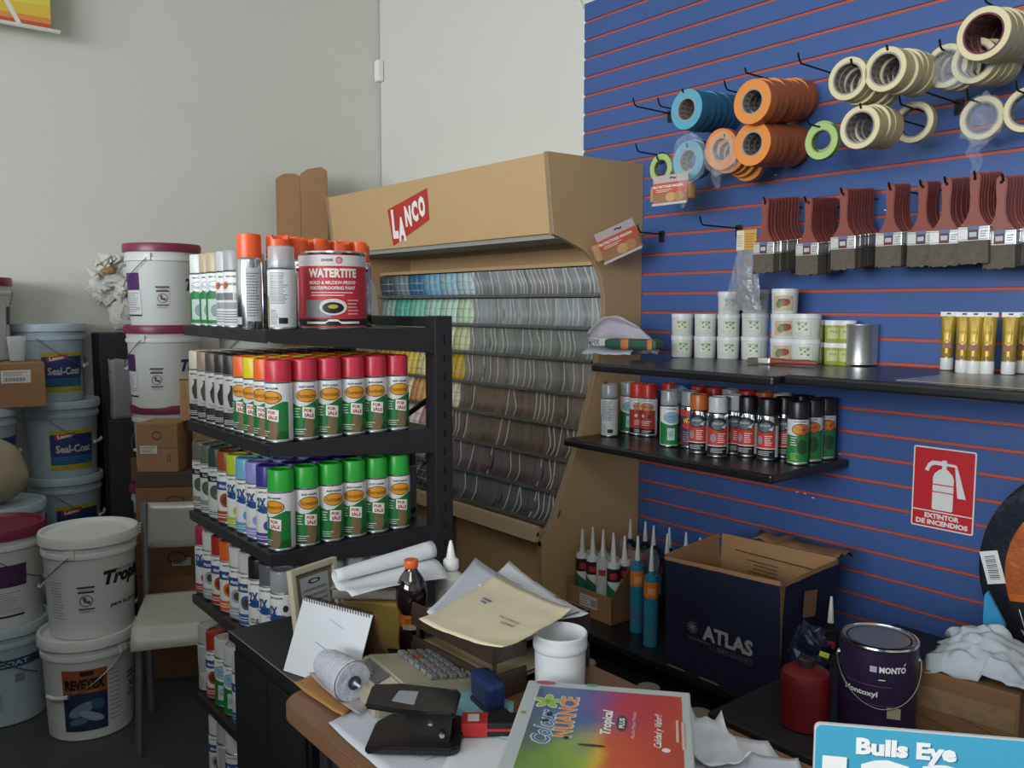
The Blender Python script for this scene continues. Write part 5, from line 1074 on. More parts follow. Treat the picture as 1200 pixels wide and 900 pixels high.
# box with cloth
t = thing('taped_brown_box', 'worn brown cardboard box with shiny tape on bench under white cloth', 'box', (3.855, -.50, .4502), .13)
b = MB(); b.box((0, 0, .076), (.215, .24, .152), CARD2, .004); b.build('carton', t)
b = MB(); b.box((0, -.1212, .09), (.20, .001, .05), mat('tape_clear', '#8f7658', .12, spec=.9, bump=.5, scale=40, noise_amt=.25), 0); b.box((0, -.02, .1525), (.215, .05, .001), mat('tape_clear', '#8f7658', .12), 0); b.build('tape', t)
b = MB(); F = Matrix(((1, 0, 0, 0), (0, 0, -1, -.1203), (0, 1, 0, 0), (0, 0, 0, 1))); mp = flatmap(F); b.line(mp, (-.10, .085), (.10, .04), .002, ink('4a3626')); b.line(mp, (-.10, .045), (.06, .01), .002, ink('4a3626')); b.build('creases', t)
CL = mat('cloth_white', '#b3bcc4', .9, noise_amt=.06, bump=.15, scale=60)
t = None
b = MB()
def clothf(u, v):
    x = -.115+.29*u; y = -.125+.21*v; d = math.hypot((u-.5)*2, (v-.5)*2)
    z = .008+.062*max(0, 1-((u-.35)/.38)**2)*max(0, 1-((v-.55)/.6)**2)+.03*abs(noise.noise(Vector((u*4, v*4, 3))))+.010*noise.noise(Vector((u*11, v*11, 8)))
    if v < .12 and u < .4: z -= .02*(1-v/.12)
    return Vector((x+.02*noise.noise(Vector((u*7, v*7, 0))), y, max(.004 if v > .1 else -.02, z)))
b.grid(46, 34, clothf, CL); o = b.build('white_cloth', loc=(3.88, -.49, .6035), solid=.003, rot=(0, 0, .15)); tag(o, 'crumpled white cloth lying on top of the taped brown box', 'cloth')
b = MB(); p = onY(1154, 724, -.30); q_ = p.z-.4502; b.prism([(0, 0), (.05, 0), (.05, q_), (.006, q_+.072), (0, q_+.06)], 0, .01, mat('blue_card', '#2f8fc0', .5), Matrix(((1, 0, 0, 0), (0, 0, -1, 0), (0, 1, 0, 0), (0, 0, 0, 1)))); 
o = b.build('blue_card', loc=(p.x, p.y, .4502)); tag(o, 'narrow bright blue card sticking up behind white cloth', 'card')
# wrapped coil
t = thing('wrapped_coil', 'large round film-wrapped orange and black coil leaning at right edge', 'coil', (4.02, -.145, .757)); My = Matrix.Rotation(PI/2, 4, 'X')
WR = mat('wrap_dark', '#232530', .18, spec=.9, bump=.5, scale=25, noise_amt=.3); OC = mat('coil_orange', '#a3552b', .25, spec=.9, bump=.8, scale=22, noise_amt=.35)
b = MB(); b.lathe([(.235, .0), (.28, -.002), (.303, .012), (.306, .03), (.303, .048), (.28, .062), (.235, .06)], WR, 64, M=My, cap=False); b.build('rim', t)
b = MB(); b.lathe([(0, .050), (.10, .050), (.238, .058)], OC, 64, M=My, cap=False); b.lathe([(0, .004), (.238, .004)], WR, 40, M=My, cap=False); b.build('disc', t)
b = MB(); mp = lambda s_, z, lift=0: Vector((s_, -.0595-lift, z))
b.pj(mp, [(-.235, -.07), (-.05, -.03), (-.05, -.10), (-.20, -.13)], mat('coil_band', '#b5602a', .4), .0005, 1); b.pj(mp, [(-.225, -.085), (-.05, -.06), (-.05, -.26), (-.12, -.22), (-.19, -.155)], BLK, .001, 1); b.pj(mp, [(-.19, -.15), (-.13, -.17), (-.12, -.225), (-.16, -.20)], ink('b9a48c'), .0015, 1); b.text(mp, '100 m', -.165, -.12, .05, WHT, .002, h=.015, rot=1.4); b.line(mp, (-.195, -.10), (-.175, -.16), .002, WHT, .002); b.build('label', t)
b = MB(); M_ = Matrix.Translation((-.262, -.066, -.005)) @ Matrix.Rotation(-.3, 4, 'Y'); b.box((0, 0, 0), (.045, .002, .085), ink('d5d6d6'), 0, M=M_)
for k in range(14): b.box((0, -.0014, -.03+k*.0045), (.026, .0008, .0022 if k % 3 else .0012), BLK, 0, M=M_)
b.build('barcode_sticker', t)

# ================================================================== DESK
DZ = .75
DW = mat('desk_wood', '#7c5b42', .35, noise_amt=.12, scale=5)
t = thing('wooden_desk', 'brown wooden desk with rounded corner covered with papers in the foreground', 'desk', (3.28, -2.0, 0))
b = MB(); pl = []
for q in range(7): a = PI+q*PI/12; pl.append((.05+.05*math.cos(a), .085+.05*math.sin(a)))
# desk plate outline: left edge along x = 0, near edge y = .035
b.prism(pl+[(1.55, .035), (1.55, .56), (0, .56)], DZ-.032, DZ, DW, None, .004); b.build('desktop', t)
b = MB(); b.b2(.06, 1.5, .10, .12, .02, DZ-.033, DARK, .002); b.b2(.5, .503, .096, .101, .02, DZ-.04, BLACK, 0); b.build('front_panel', t)
for x in (.05, 1.45): b = MB(); b.b2(x, x+.03, .09, .54, 0, DZ-.033, DARK, .002); b.build('side_panel', t)
t = thing('black_cabinet', 'black low cabinet beside rack with pale-edged top behind the desk', 'cabinet', (2.92, -1.9, 0))
KZ = .742
b = MB(); b.b2(-.01, .357, -.01, .62, KZ-.02, KZ, mat('cab_black', '#1b1c20', .4, noise_amt=.3, scale=14), .003); b.build('top', t)
b = MB(); b.b2(0, .355, 0, .6, .02, KZ-.021, mat('cab_side', '#18181b', .5, noise_amt=.2), .003); b.build('body', t)
b = MB(); b.b2(.01, .175, -.006, -.001, .04, KZ-.04, mat('cab_side', '#18181b', .5), .001); b.build('door', t)
b = MB(); b.b2(.180, .345, -.006, -.001, .04, KZ-.04, mat('cab_side', '#18181b', .5), .001); b.build('door', t)
b = MB(); b.tube([(-.008, -.009, KZ+.0003), (.34, -.009, KZ+.0003)], .0012, mat('edge_pale', '#6a6b6d', .6), 6); o = b.build('pale_edge_line', t); o['label'] = 'pale line along the edge'  # thin paler line along the front top edge
def onp(x, y, z=DZ): return onZ(x, y, z)
def sheet_on(name, label, cat, pxs, z, m, group=None, curl=.004, nu=10, prints=None, solid=.0006):
    """a sheet of paper lying at height z with its four corners where the photo shows them"""
    P = [onZ(x, y, z) for x, y in pxs]
    def f(u, v, lift=0):
        p = P[0]*(1-u)*(1-v)+P[1]*u*(1-v)+P[2]*u*v+P[3]*(1-u)*v; e = max(0, abs(u-.5)*2-.6)+max(0, abs(v-.5)*2-.6)
        return Vector((p.x, p.y, z+curl*e*e*2+curl*.6*abs(noise.noise(Vector((u*3, v*3, z*50))))+lift))
    b = MB(); b.grid(nu, nu, f, m)
    o = b.build(name, solid=solid); tag(o, label, cat, group)
    if prints:
        b = MB(); prints(b, f); b.build('print', o)
    return o
WPAP = paper('c3c8d2'); WP2 = paper('cfd2d8')
sheet_on('paper_sheet', 'white sheet lying in front of the hole punch at the desk corner', 'paper', [(385, 850), (445, 810), (640, 870), (470, 925)], DZ+.002, WPAP, 'loose papers on the desk', .003, prints=lambda b, f: [b.add([f(.3+.5*(k % 2), .5+.03*k, .0012), f(.9, .5+.03*k, .0012), f(.9, .508+.03*k, .0012), f(.3+.5*(k % 2), .508+.03*k, .0012)], [(0, 1, 2, 3)], ink('8f949e')) for k in range(12)])
sheet_on('paper_sheet', 'white sheet under the punch reaching the bottom of photo', 'paper', [(510, 915), (545, 850), (640, 850), (640, 930)], DZ+.005, WP2, 'loose papers on the desk', .003)
sheet_on('paper_sheet', 'white sheet on desk right of the colour brochure', 'paper', [(790, 930), (800, 852), (900, 872), (945, 930)], DZ+.002, WP2, 'loose papers on the desk', .004)
sheet_on('torn_paper', 'torn curled white paper on desk right of the colour brochure', 'paper', [(812, 905), (808, 845), (845, 850), (880, 900)], DZ+.006, WP2, None, .02)
sheet_on('paper_sheet', 'white sheet near the left foot of blue sign', 'paper', [(860, 930), (880, 885), (935, 892), (955, 930)], DZ+.004, WPAP, 'loose papers on the desk', .004)
BF = paper('7fb0bd')
def form_print(b, f):
    m = ink('4f7f8f')
    for k in range(5): v = .2+.15*k; b.add([f(.1, v, .0012), f(.9, v, .0012), f(.9, v+.006, .0012), f(.1, v+.006, .0012)], [(0, 1, 2, 3)], m)
    for u in (.1, .45, .9): b.add([f(u, .2, .0012), f(u+.006, .2, .0012), f(u+.006, .8, .0012), f(u, .8, .0012)], [(0, 1, 2, 3)], m)
    b.add([f(.3, .08, .0012), f(.7, .08, .0012), f(.7, .12, .0012), f(.3, .12, .0012)], [(0, 1, 2, 3)], m)
sheet_on('blue_form', 'light blue printed form lying beside the calculator', 'paper', [(544, 790), (602, 828), (600, 872), (520, 838)], DZ+.006, BF, None, .006, prints=form_print)
sheet_on('blue_form', 'second light blue form under the red and black box', 'paper', [(530, 835), (600, 850), (612, 885), (535, 868)], DZ+.003, BF, None, .003)
# envelope and wrapped papers at the corner
sheet_on('brown_envelope', 'orange-brown envelope under the string cone at desk corner', 'envelope', [(344, 803), (395, 775), (440, 805), (402, 842)], DZ+.004, paper('a87a48'), None, .004)
sheet_on('plastic_sleeve', 'crumpled plastic covered papers between envelope and string cone', 'papers', [(362, 793), (405, 772), (452, 806), (420, 842)], DZ+.010, mat('sleeve', '#a59aa0', .25, bump=.4, scale=40, noise_amt=.2), None, .006)
# calendar
L = onZ(333, 786, KZ); Rr = onZ(412, 812, KZ); Rr = L+(Rr-L).normalized()*.175
ax = (Rr-L).normalized(); az = math.atan2(ax.y, ax.x)
t = thing('desk_calendar', 'white spiral-bound desk calendar standing on black cabinet', 'calendar', ((L.x+Rr.x)/2, (L.y+Rr.y)/2, KZ+.001), az)
hh = .125; lean = .055
b = MB(); b.add([(-.088, 0, 0), (.088, 0, 0), (.088, lean, hh), (-.088, lean, hh), (-.088, -.0015, 0), (.088, -.0015, 0), (.088, lean-.0015, hh), (-.088, lean-.0015, hh)], [(4, 5, 6, 7), (0, 3, 2, 1), (0, 1, 5, 4), (3, 7, 6, 2)], paper('c9cdd2')); b.build('front_page', t)
b = MB(); b.add([(-.088, 2*lean, 0), (.088, 2*lean, 0), (.088, lean+.003, hh), (-.088, lean+.003, hh), (-.088, 2*lean+.003, 0), (.088, 2*lean+.003, 0), (.088, lean+.005, hh), (-.088, lean+.005, hh)], [(0, 1, 2, 3), (4, 7, 6, 5), (1, 5, 6, 2), (0, 3, 7, 4)], CARD2); b.build('rear_board', t)
b = MB()
for k in range(26):
    x = -.083+k*.0066; b.tube([(x, lean-.004, hh-.005), (x, lean-.005, hh+.002), (x, lean+.002, hh+.005), (x, lean+.007, hh-.001)], .0009, BLACK, 5)
b.build('spiral_binding', t)
b = MB(); mp = lambda s_, z, lift=0: Vector((s_, lean*z/hh-.0018-lift, z)); b.line(mp, (-.01, .102), (.03, .092), .0012, ink('8f9aa8')); b.line(mp, (-.03, .06), (.02, .048), .0018, ink('7f9fb8')); b.build('print', t)
# framed certificate
fx = onZ(352, 768, KZ); fx2 = onZ(398, 748, KZ); d_ = (fx2-fx).normalized(); c_ = fx+d_*.055
t = thing('picture_frame', 'cream framed notice standing behind the calendar by rack', 'frame', (c_.x, c_.y, KZ+.001), 0, rot=(-.14, 0, math.atan2(d_.y, d_.x)))
fw, fh = .062, .168
b = MB(); FR = mat('frame_cream', '#b5ad97', .5)
b.b2(-fw, -fw+.013, -.008, .006, 0, fh, FR, .003); b.b2(fw-.013, fw, -.008, .006, 0, fh, FR, .003); b.b2(-fw+.01, fw-.01, -.008, .006, 0, .013, FR, .003); b.b2(-fw+.01, fw-.01, -.008, .006, fh-.013, fh, FR, .003); b.build('frame', t)
b = MB(); b.b2(-fw+.01, fw-.01, -.001, .003, .01, fh-.01, mat('mount_olive', '#6c6a52', .5, noise_amt=.2), 0); F = Matrix(((1, 0, 0, 0), (0, 0, -1, -.0012), (0, 1, 0, 0), (0, 0, 0, 1))); mp = flatmap(F)
b.rect(mp, -.036, .038, .055, .145, ink('a3a8ac')); b.ell(mp, 0, .134, .016, .005, BLK, .0004); b.ell(mp, 0, .134, .010, .003, ink('a3a8ac'), .0008)
for k, s_ in enumerate(('ATENDEMOS PEDIDOS', 'PREGUNTE POR NUESTROS', 'SERVICIOS COMPLETOS', 'GRACIAS POR', 'SU PREFERENCIA')): b.text(mp, s_, 0, .118-.012*k, .062, BLK, .0004, h=.0055)
b.text(mp, 'OFERTA', .01, .04, .03, BLK, .0004, h=.008); b.build('notice', t)
# yellow box with old book and rolled drawings
yb = onZ(448, 776, KZ)
t = thing('yellow_box', 'faded yellow box file standing under old book by rack', 'box', (3.145, -1.675, KZ+.001), math.radians(40))
b = MB(); b.box((0, .0, .0475), (.12, .12, .095), mat('yellow_card', '#9a8442', .7, noise_amt=.15, scale=6), .004); b.build('body', t)
b = MB(); b.box((0, .0, .0955), (.105, .105, .002), mat('yellow_dark', '#6f5f30', .8), 0); b.build('opening_edge', t)
t = thing('old_ledger', 'old grey ledger with crumpled cover lying on yellow box', 'book', (3.135, -1.665, KZ+.0985), math.radians(50))
b = MB(); b.box((0, 0, .011), (.18, .14, .02), paper('857f78'), .003); b.build('pages', t)
b = MB(); b.grid(16, 12, lambda u, v: Vector((-.093+.186*u, -.073+.146*v, .0235+.008*abs(noise.noise(Vector((u*6, v*6, 1))))+.004*noise.noise(Vector((u*16, v*16, 1))))), mat('ledger_cover', '#8a827c', .6, bump=.5, scale=30, noise_amt=.2), smooth=False); b.build('cover', t, solid=.002)
t = thing('rolled_drawing', 'large white drawing sheet loosely rolled on top of old ledger', 'paper roll', (3.145, -1.675, KZ+.131), math.radians(86))
def rollf(u, v):
    a = v*1.9*PI; r_ = .020+.012*(1-u)*0+.004*v; 
    if v < .45: k = v/.45; return Vector((-.11+.22*u, -.10+.08*k, .006+.004*math.sin(k*6+u*4)+.02*u*k))
    k = (v-.45)/.55; a = -PI/2+k*1.7*PI; R_ = .013+.006*u; return Vector((-.11+.22*u, -.02+R_*math.cos(a)*1.1+.0, .01+R_+R_*math.sin(a)+.012*u))
b = MB(); b.grid(14, 44, rollf, WP2); b.build('sheet', t, solid=.0008)
# cola bottle
p = onZ(487, 768, KZ)
t = thing('cola_bottle', 'dark cola bottle with orange cap and orange label on cabinet', 'bottle', (3.242, -1.662, KZ+.001), facecam(3.23, -1.65)); t.scale = (.95, .95, .91)
COLA = mat('cola', '#1a1113', .08, spec=.9, coat=.6); z_ = 1.0
b = MB(); b.lathe([(.020, 0), (.026, .004), (.029, .02), (.028, .045), (.0245, .062), (.0245, .085), (.026, .088), (.032, .105), (.0335, .125), (.031, .148), (.024, .165), (.015, .178), (.0125, .184), (.0125, .19)], COLA, 32); b.build('body', t)
b = MB(); b.lathe([(.0140, .186), (.0148, .188), (.0148, .201), (.0138, .203), (0, .203)], plas('d8622b', .4), 28); b.build('cap', t)
b = MB(); b.lathe([(.0252, .054), (.0254, .086)], mat('cola_label', '#c9742a', .4), 32, cap=False); mp = wrapmap(.0256); b.rect(mp, -.02, .02, .054, .064, ink('b9b5ae')); b.text(mp, 'COLA', 0, .074, .026, ink('8f3a20'), .0004, h=.010, bold=.05); b.lines(mp, -.016, .012, .055, .063, 3, ink('5a5a5a'), .0003); b.build('label', t)
# glue bottle and small jar
t = thing('glue_bottle', 'white squeeze glue bottle with pointed nozzle behind papers', 'glue bottle', (3.205, -1.54, KZ+.001), facecam(3.18, -1.49)); t.scale = (1, 1, .90)
b = MB(); b.lathe([(.030, 0), (.033, .003), (.033, .115), (.031, .128), (.016, .140), (.013, .146), (.013, .15)], plas('d9dad6', .35), 32, M=Matrix.Diagonal((1, .75, 1, 1))); b.build('body', t)
b = MB(); b.lathe([(.0155, .147), (.0165, .150), (.0165, .168), (.013, .173), (.010, .174), (.006, .200), (.0025, .215), (0, .216)], plas('e3e4e1', .35), 24); b.build('nozzle', t)
b = MB(); mp = lambda s_, z, lift=0: Vector((s_, -.75*math.sqrt(max(0, .033**2-s_*s_))-.001-lift, z)); b.rect(mp, -.014, .014, .04, .105, ink('c3c5c0'), 0, .004); b.text(mp, 'PVA', 0, .088, .014, ink('5a5d5f'), .0004, h=.012); b.lines(mp, -.01, .01, .05, .078, 4, ink('8a8d8f'), .0003); b.build('label', t)
t = thing('small_jar', 'small clear jar beside the white glue bottle', 'jar', (3.232, -1.596, KZ+.001))
b = MB(); b.lathe([(.016, 0), (.018, .002), (.018, .058)], GLASSY, 24); b.build('body', t); b = MB(); b.lathe([(.0185, .055), (.0185, .068), (.017, .069), (0, .069)], plas('5d6064', .4), 24); b.build('lid', t)
# letter trays
TB = mat('tray_brown', '#3b2e27', .3, noise_amt=.15, alpha=1, spec=.6)
t = thing('letter_tray', 'two-tier smoky brown letter tray full of folders on desk', 'letter tray', (3.40, -1.573, DZ+.001), .02)
for zt_, nm_ in ((.0, 'lower_tray'), (.066, 'upper_tray')):
    b = MB(); b.b2(-.11, .135, -.115, .115, zt_+.004, zt_+.008, TB, .001); b.b2(-.11, .135, -.118, -.113, zt_, zt_+.045, TB, .0015); b.b2(-.11, .135, .113, .118, zt_, zt_+.045, TB, .0015); b.b2(-.113, -.108, -.118, .118, zt_, zt_+.03, TB, .0015)
    b.b2(.132, .137, -.118, -.04, zt_, zt_+.045, TB, .0015); b.b2(.132, .137, .04, .118, zt_, zt_+.045, TB, .0015); b.build(nm_, t)
for x in (-.105, .128):
    for y in (-.112, .108): b = MB(); b.b2(x, x+.006, y, y+.006, .04, .07, TB, .001); b.build('post', t)
def flat_on(name, label, cat, par, cx, cy, z, w_, d_, rz, m, curl=.01, seed=1, lift_corner=None, prints=None, solid=.0012):
    T = Matrix.Translation((par.location.x, par.location.y, par.location.z)) @ Matrix.Rotation(par.rotation_euler.z, 4, 'Z') @ Matrix.Translation((cx, cy, z)) @ Matrix.Rotation(rz, 4, 'Z')
    def f(u, v, lift=0):
        zz = curl*noise.noise(Vector((u*2.2+seed, v*2.2, 0)))
        if lift_corner: zz += lift_corner(u, v)
        return Vector(((u-.5)*w_, (v-.5)*d_, zz+lift))
    b = MB(); b.grid(16, 16, f, m); o = b.build(name, solid=solid); o.matrix_world = T; tag(o, label, cat)
    if prints: b = MB(); prints(b, f); b.build('print', o)
    return o
tr = t
MAN = paper('b3a27c'); MAN2 = paper('bfae88')
flat_on('manila_folder', 'cream folder inside the lower letter tray', 'folder', tr, .012, 0, .024, .235, .20, .0, MAN, .004)
flat_on('manila_folder', 'second cream folder on the lower letter tray pile', 'folder', tr, .015, -.005, .034, .235, .19, .02, MAN2, .004)
flat_on('paper_pile', 'white paper pile in the upper letter tray', 'paper pile', tr, .012, .01, .090, .225, .20, .02, WP2, .004, solid=.012)
sheet_on('paper_sheet', 'white sheet fanned out behind cream folder, left one', 'paper', [(500, 722), (540, 740), (612, 690), (557, 657)], DZ+.120, WPAP, 'sheets behind the cream folder', .006)
sheet_on('paper_sheet', 'white sheet fanned out behind cream folder, right one', 'paper', [(560, 690), (640, 722), (672, 717), (597, 661)], DZ+.117, WP2, 'sheets behind the cream folder', .006)
sheet_on('paper_sheet', 'white sheet lowest behind the cream folder towards white cup', 'paper', [(590, 700), (650, 728), (690, 722), (628, 684)], DZ+.110, WPAP, 'sheets behind the cream folder', .004)
def man_print(b, f):
    k = .0022
    for i, (u0, u1, v_) in enumerate(((.22, .33, .62), (.24, .31, .57))): b.add([f(u0-.04, v_, k), f(u1-.04, v_, k), f(u1-.04, v_+.022, k), f(u0-.04, v_+.022, k)], [(0, 1, 2, 3)], ink('5a6a94'))
    mp = lambda s_, z, lift=0: f(.5+s_/.25, .5+z/.24, k+lift)
    b.text(mp, 'FACTURAS DE', .04, -.005, .06, ink('4a4a48'), 0, h=.008, shear=.2); b.text(mp, 'COMPRAS', .05, -.022, .04, ink('4a4a48'), 0, h=.009, shear=.2)
sheet_on('manila_folder', 'large cream folder with handwriting topping the letter tray', 'folder', [(491, 732), (588, 766), (672, 718), (581, 678)], DZ+.128, paper('d2c8ab'), None, .008, 16, man_print, .0012)
# blue tape dispenser
t = thing('blue_stapler', 'dark blue rounded plastic stapler resting in the lower letter tray', 'stapler', (3.548, -1.706, DZ+.001), math.radians(78))
b = MB(); b.box((0, 0, .034), (.034, .075, .05), mat('navy_plastic', '#1f2e57', .3), .014); b.build('body', t)
b = MB(); b.box((0, -.01, .006), (.036, .09, .012), BLACK, .004); b.build('base', t)
# white cup
p = onZ(656, 815, DZ)
t = thing('white_cup', 'white plastic cup with rolled rim standing behind the colour brochure', 'cup', (p.x, p.y, DZ+.001), facecam(p.x, p.y))
b = MB(); b.lathe([(.040, 0), (.043, .003), (.0445, .085), (.0465, .087), (.0475, .092), (.0475, .098), (.0465, .103), (.0475, .108), (.0470, .114), (.0450, .115), (.0435, .111), (.042, .02), (0, .012)], plas('cfd2d6', .3), 48); b.build('body', t)
# calculator
P0 = onZ(455, 795, DZ); 
t = thing('desk_calculator', 'beige printing desk calculator with many grey keys on desk', 'calculator', (3.405, -1.768, DZ+.001), math.radians(174))
BE = mat('calc_beige', '#a29c8a', .5, noise_amt=.05)
b = MB(); b.prism([(-.10, .0), (-.10, .022), (.03, .046), (.05, .050), (.09, .036), (.10, .030), (.10, 0)], -.075, .075, BE, Matrix(((0, 0, 1, 0), (1, 0, 0, 0), (0, 1, 0, 0), (0, 0, 0, 1))), .004); b.build('body', t)
b = MB(); M_ = Matrix.Translation((.01, .068, .0445)) @ Matrix.Rotation(-.34, 4, 'X'); b.box((0, 0, 0), (.085, .028, .004), mat('lcd', '#4d5250', .2), .001, M=M_); b.build('display', t)
kc = ['6d6e6c', '7d7e7a', '5f7a72', '8f4a3e', '74757a', '6a6b68']
sl = math.atan2(.024, .13)
for i in range(5):
    for j in range(6):
        y = -.088+.019*i; z = .0225+(y+.10)*math.tan(sl); b = MB(); b.box((0, 0, .004), (.017, .014, .008), plas(kc[(i*7+j*3) % 6] if j > 3 or i > 3 else '77787a', .5), .002); o = b.build('key', t, loc=(-.058+.0232*j, y, z), rot=(sl, 0, 0))
# thread cone lying
p = onZ(402, 822, DZ); q = onZ(352, 790, DZ); d_ = (p-q); 
t = thing('string_cone', 'cone of white string lying on its side at the desk corner', 'string', (3.355, -1.880, DZ+.045), 0, rot=(Vector((1, .02, -.02))).to_track_quat('Z', 'Y').to_euler()); t.scale = (.9, .9, .9)
SC_ = mat('string_white', '#b9bcc6', .8, noise_amt=.06, bump=.4, scale=80)
b = MB(); b.lathe([(.012, -.062), (.026, -.060), (.029, -.05), (.040, .045), (.036, .052), (.012, .053)], SC_, 40)
for k in range(9): zz = -.045+k*.011; r_ = .0295+.011*(zz+.05)/.095; b.lathe([(r_, zz), (r_+.0014, zz+.004), (r_+.0008, zz+.008)], SC_, 40, cap=False)
b.build('winding', t)
b = MB(); b.lathe([(.013, .0535), (.013, .057), (.007, .057), (.007, .054)], plas('2a3350', .4), 24, cap=False); b.lathe([(.0035, .05), (.0025, .075), (0, .076)], plas('c9ccd0', .4), 12); b.build('tube', t)
# hole punch
t = thing('hole_punch', 'black metal two-hole punch with lever standing on loose papers', 'hole punch', (3.570, -1.862, DZ+.008), math.radians(48))
PB = mat('punch_black', '#151517', .3, noise_amt=.1, spec=.6)
b = MB(); b.prism([(-.070, -.052), (.060, -.052), (.072, -.04), (.072, .05), (.062, .058), (-.05, .058), (-.07, .03)], 0, .012, PB, None, .003); b.build('base', t)
for y in (-.03, .036):
    b = MB(); b.prism([(-.01, .010), (.055, .010), (.060, .045), (.045, .062), (.02, .060), (.008, .035)], y, y+.004, PB, Matrix(((1, 0, 0, 0), (0, 0, 1, 0), (0, 1, 0, 0), (0, 0, 0, 1))), .001); b.build('cheek', t)
b = MB(); M_ = Matrix.Translation((0, 0, .062)) @ Matrix.Rotation(.10, 4, 'Y'); b.prism([(-.072, -.040), (-.075, .030), (-.03, .045), (.055, .046), (.066, .040), (.066, -.036), (.055, -.042), (-.03, -.044)], -.004, .004, PB, M_, .003); b.prism([(-.035, -.02), (.0, -.024), (.0, .02), (-.03, .016)], .0042, .0048, mat('punch_slot', '#8f949c', .4), M_); b.b2(-.01, .06, -.040, -.036, .046, .062, PB, .002); b.b2(-.01, .06, .038, .042, .046, .062, PB, .002); b.build('lever', t)
for y in (-.034, -.020, .030):
    b = MB(); b.lathe([(0, .004), (.004, .0035), (.0045, 0)], CHROME, 14, M=Matrix.Translation((.028 if y < .0 else .045, y-.004 if y < -.03 else -.036, .046 if y < 0 else .026)) @ Matrix.Rotation(PI/2, 4, 'X')); b.build('rivet', t)
for y in (-.02, .025): b = MB(); b.lathe([(.004, .01), (.004, .052)], CHROME, 12, M=Matrix.Translation((.018, y, 0))); b.build('punch_pin', t)
# small red and black carton
t = thing('small_red_box', 'crumpled small red and black box beside the hole punch', 'box', (3.628, -1.755, DZ+.0085), math.radians(52), rot=(0, 0, math.radians(52)))
b = MB(); b.box((0, 0, .011), (.10, .038, .022), mat('box_black', '#1d1a1c', .4), .002); b.build('carton', t)
b = MB(); b.box((-.03, 0, .0112), (.042, .0385, .0225), mat('box_red', '#b02a2c', .4), .002); b.box((.01, 0, .0112), (.07, .0388, .004), mat('box_red', '#b02a2c', .4), 0); o = b.build('red_end', t); o['label'] = 'red printed end'
b = MB(); b.box((-.032, 0, .0228), (.018, .022, .0006), ink('c9ccc8'), 0); b.build('sticker', t)
# colour brochure
BZ = .80
P = [onZ(x, y, BZ+.02) for x, y in ((612, 797), (802, 812), (812, 905), (600, 902))]
c_ = (P[0]+P[1]+P[2]+P[3])/4; ux = (P[1]-P[0]); bw = ux.length; ang = math.atan2(ux.y, ux.x); vy = P[0]-P[3]; bh = abs(Vector((-math.sin(ang), math.cos(ang), 0)).dot(vy))
t0_ = thing('paper_stack', 'stack of white papers under the colour brochure', 'paper pile', (c_.x, c_.y, DZ+.0095), ang)
b = MB()
b.box((0, -.02, .019), (bw*.85, bh*.75, .038), paper('b9bcc2'), .002); b.build('sheets', t0_)
BZ = DZ+.0095+.0385
t = thing('colour_brochure', 'worn colour chart booklet with rainbow cover in the centre foreground', 'booklet', (c_.x, c_.y, BZ), ang)
bh = bh+.05
b = MB(); b.box((0, -.025, .010), (bw, bh, .019), paper('a9b0b0'), .003); b.build('pages', t)
m = bpy.data.materials.new('rainbow_cover'); m.use_nodes = True; nt = m.node_tree; bs_ = nt.nodes['Principled BSDF']; bs_.inputs['Roughness'].default_value = .3
tc = nt.nodes.new('ShaderNodeTexCoord'); sp_ = nt.nodes.new('ShaderNodeSeparateXYZ'); nz = nt.nodes.new('ShaderNodeTexNoise'); nz.inputs['Scale'].default_value = 14; nt.links.new(tc.outputs['Object'], sp_.inputs[0]); nt.links.new(tc.outputs['Object'], nz.inputs['Vector'])
def mth(op, a, b_=None, c=None):
    n = nt.nodes.new('ShaderNodeMath'); n.operation = op
    for i, v in enumerate((a, b_, c)):
        if v is None: continue
        if isinstance(v, (int, float)): n.inputs[i].default_value = v
        else: nt.links.new(v, n.inputs[i])
    return n.outputs[0]
fac = mth('ADD', mth('MULTIPLY', sp_.outputs[0], 1/bw), mth('MULTIPLY', nz.outputs['Fac'], .35)); fac = mth('ADD', fac, .33)
r1 = nt.nodes.new('ShaderNodeValToRGB'); nt.links.new(fac, r1.inputs[0]); r2 = nt.nodes.new('ShaderNodeValToRGB'); nt.links.new(fac, r2.inputs[0])
def ramp(r, st):
    e = r.color_ramp.elements; e[0].position, e[1].position = st[0][0], st[-1][0]; e[0].color = (*srgb(st[0][1]), 1); e[1].color = (*srgb(st[-1][1]), 1)
    for p_, c in st[1:-1]: x = e.new(p_); x.color = (*srgb(c), 1)
ramp(r1, [(.0, '3c4660'), (.25, '46628f'), (.42, '5a5f94'), (.55, '8f4a78'), (.68, 'b03a4a'), (.85, 'b0402f'), (1, 'b5542f')])
ramp(r2, [(.0, '4a6a3c'), (.25, '6f8f3a'), (.4, '8fa53c'), (.5, 'c9a63a'), (.6, 'bf5a30'), (.8, 'b8482f'), (1, 'a8482f')])
mx = nt.nodes.new('ShaderNodeMix'); mx.data_type = 'RGBA'; f2 = mth('ADD', mth('MULTIPLY', sp_.outputs[1], -9), mth('MULTIPLY', nz.outputs['Fac'], 1.6)); f2 = mth('ADD', f2, -.5); cl_ = nt.nodes.new('ShaderNodeClamp'); nt.links.new(f2, cl_.inputs[0])
nt.links.new(cl_.outputs[0], mx.inputs[0]); nt.links.new(r1.outputs[0], mx.inputs[6]); nt.links.new(r2.outputs[0], mx.inputs[7]); nt.links.new(mx.outputs[2], bs_.inputs['Base Color'])
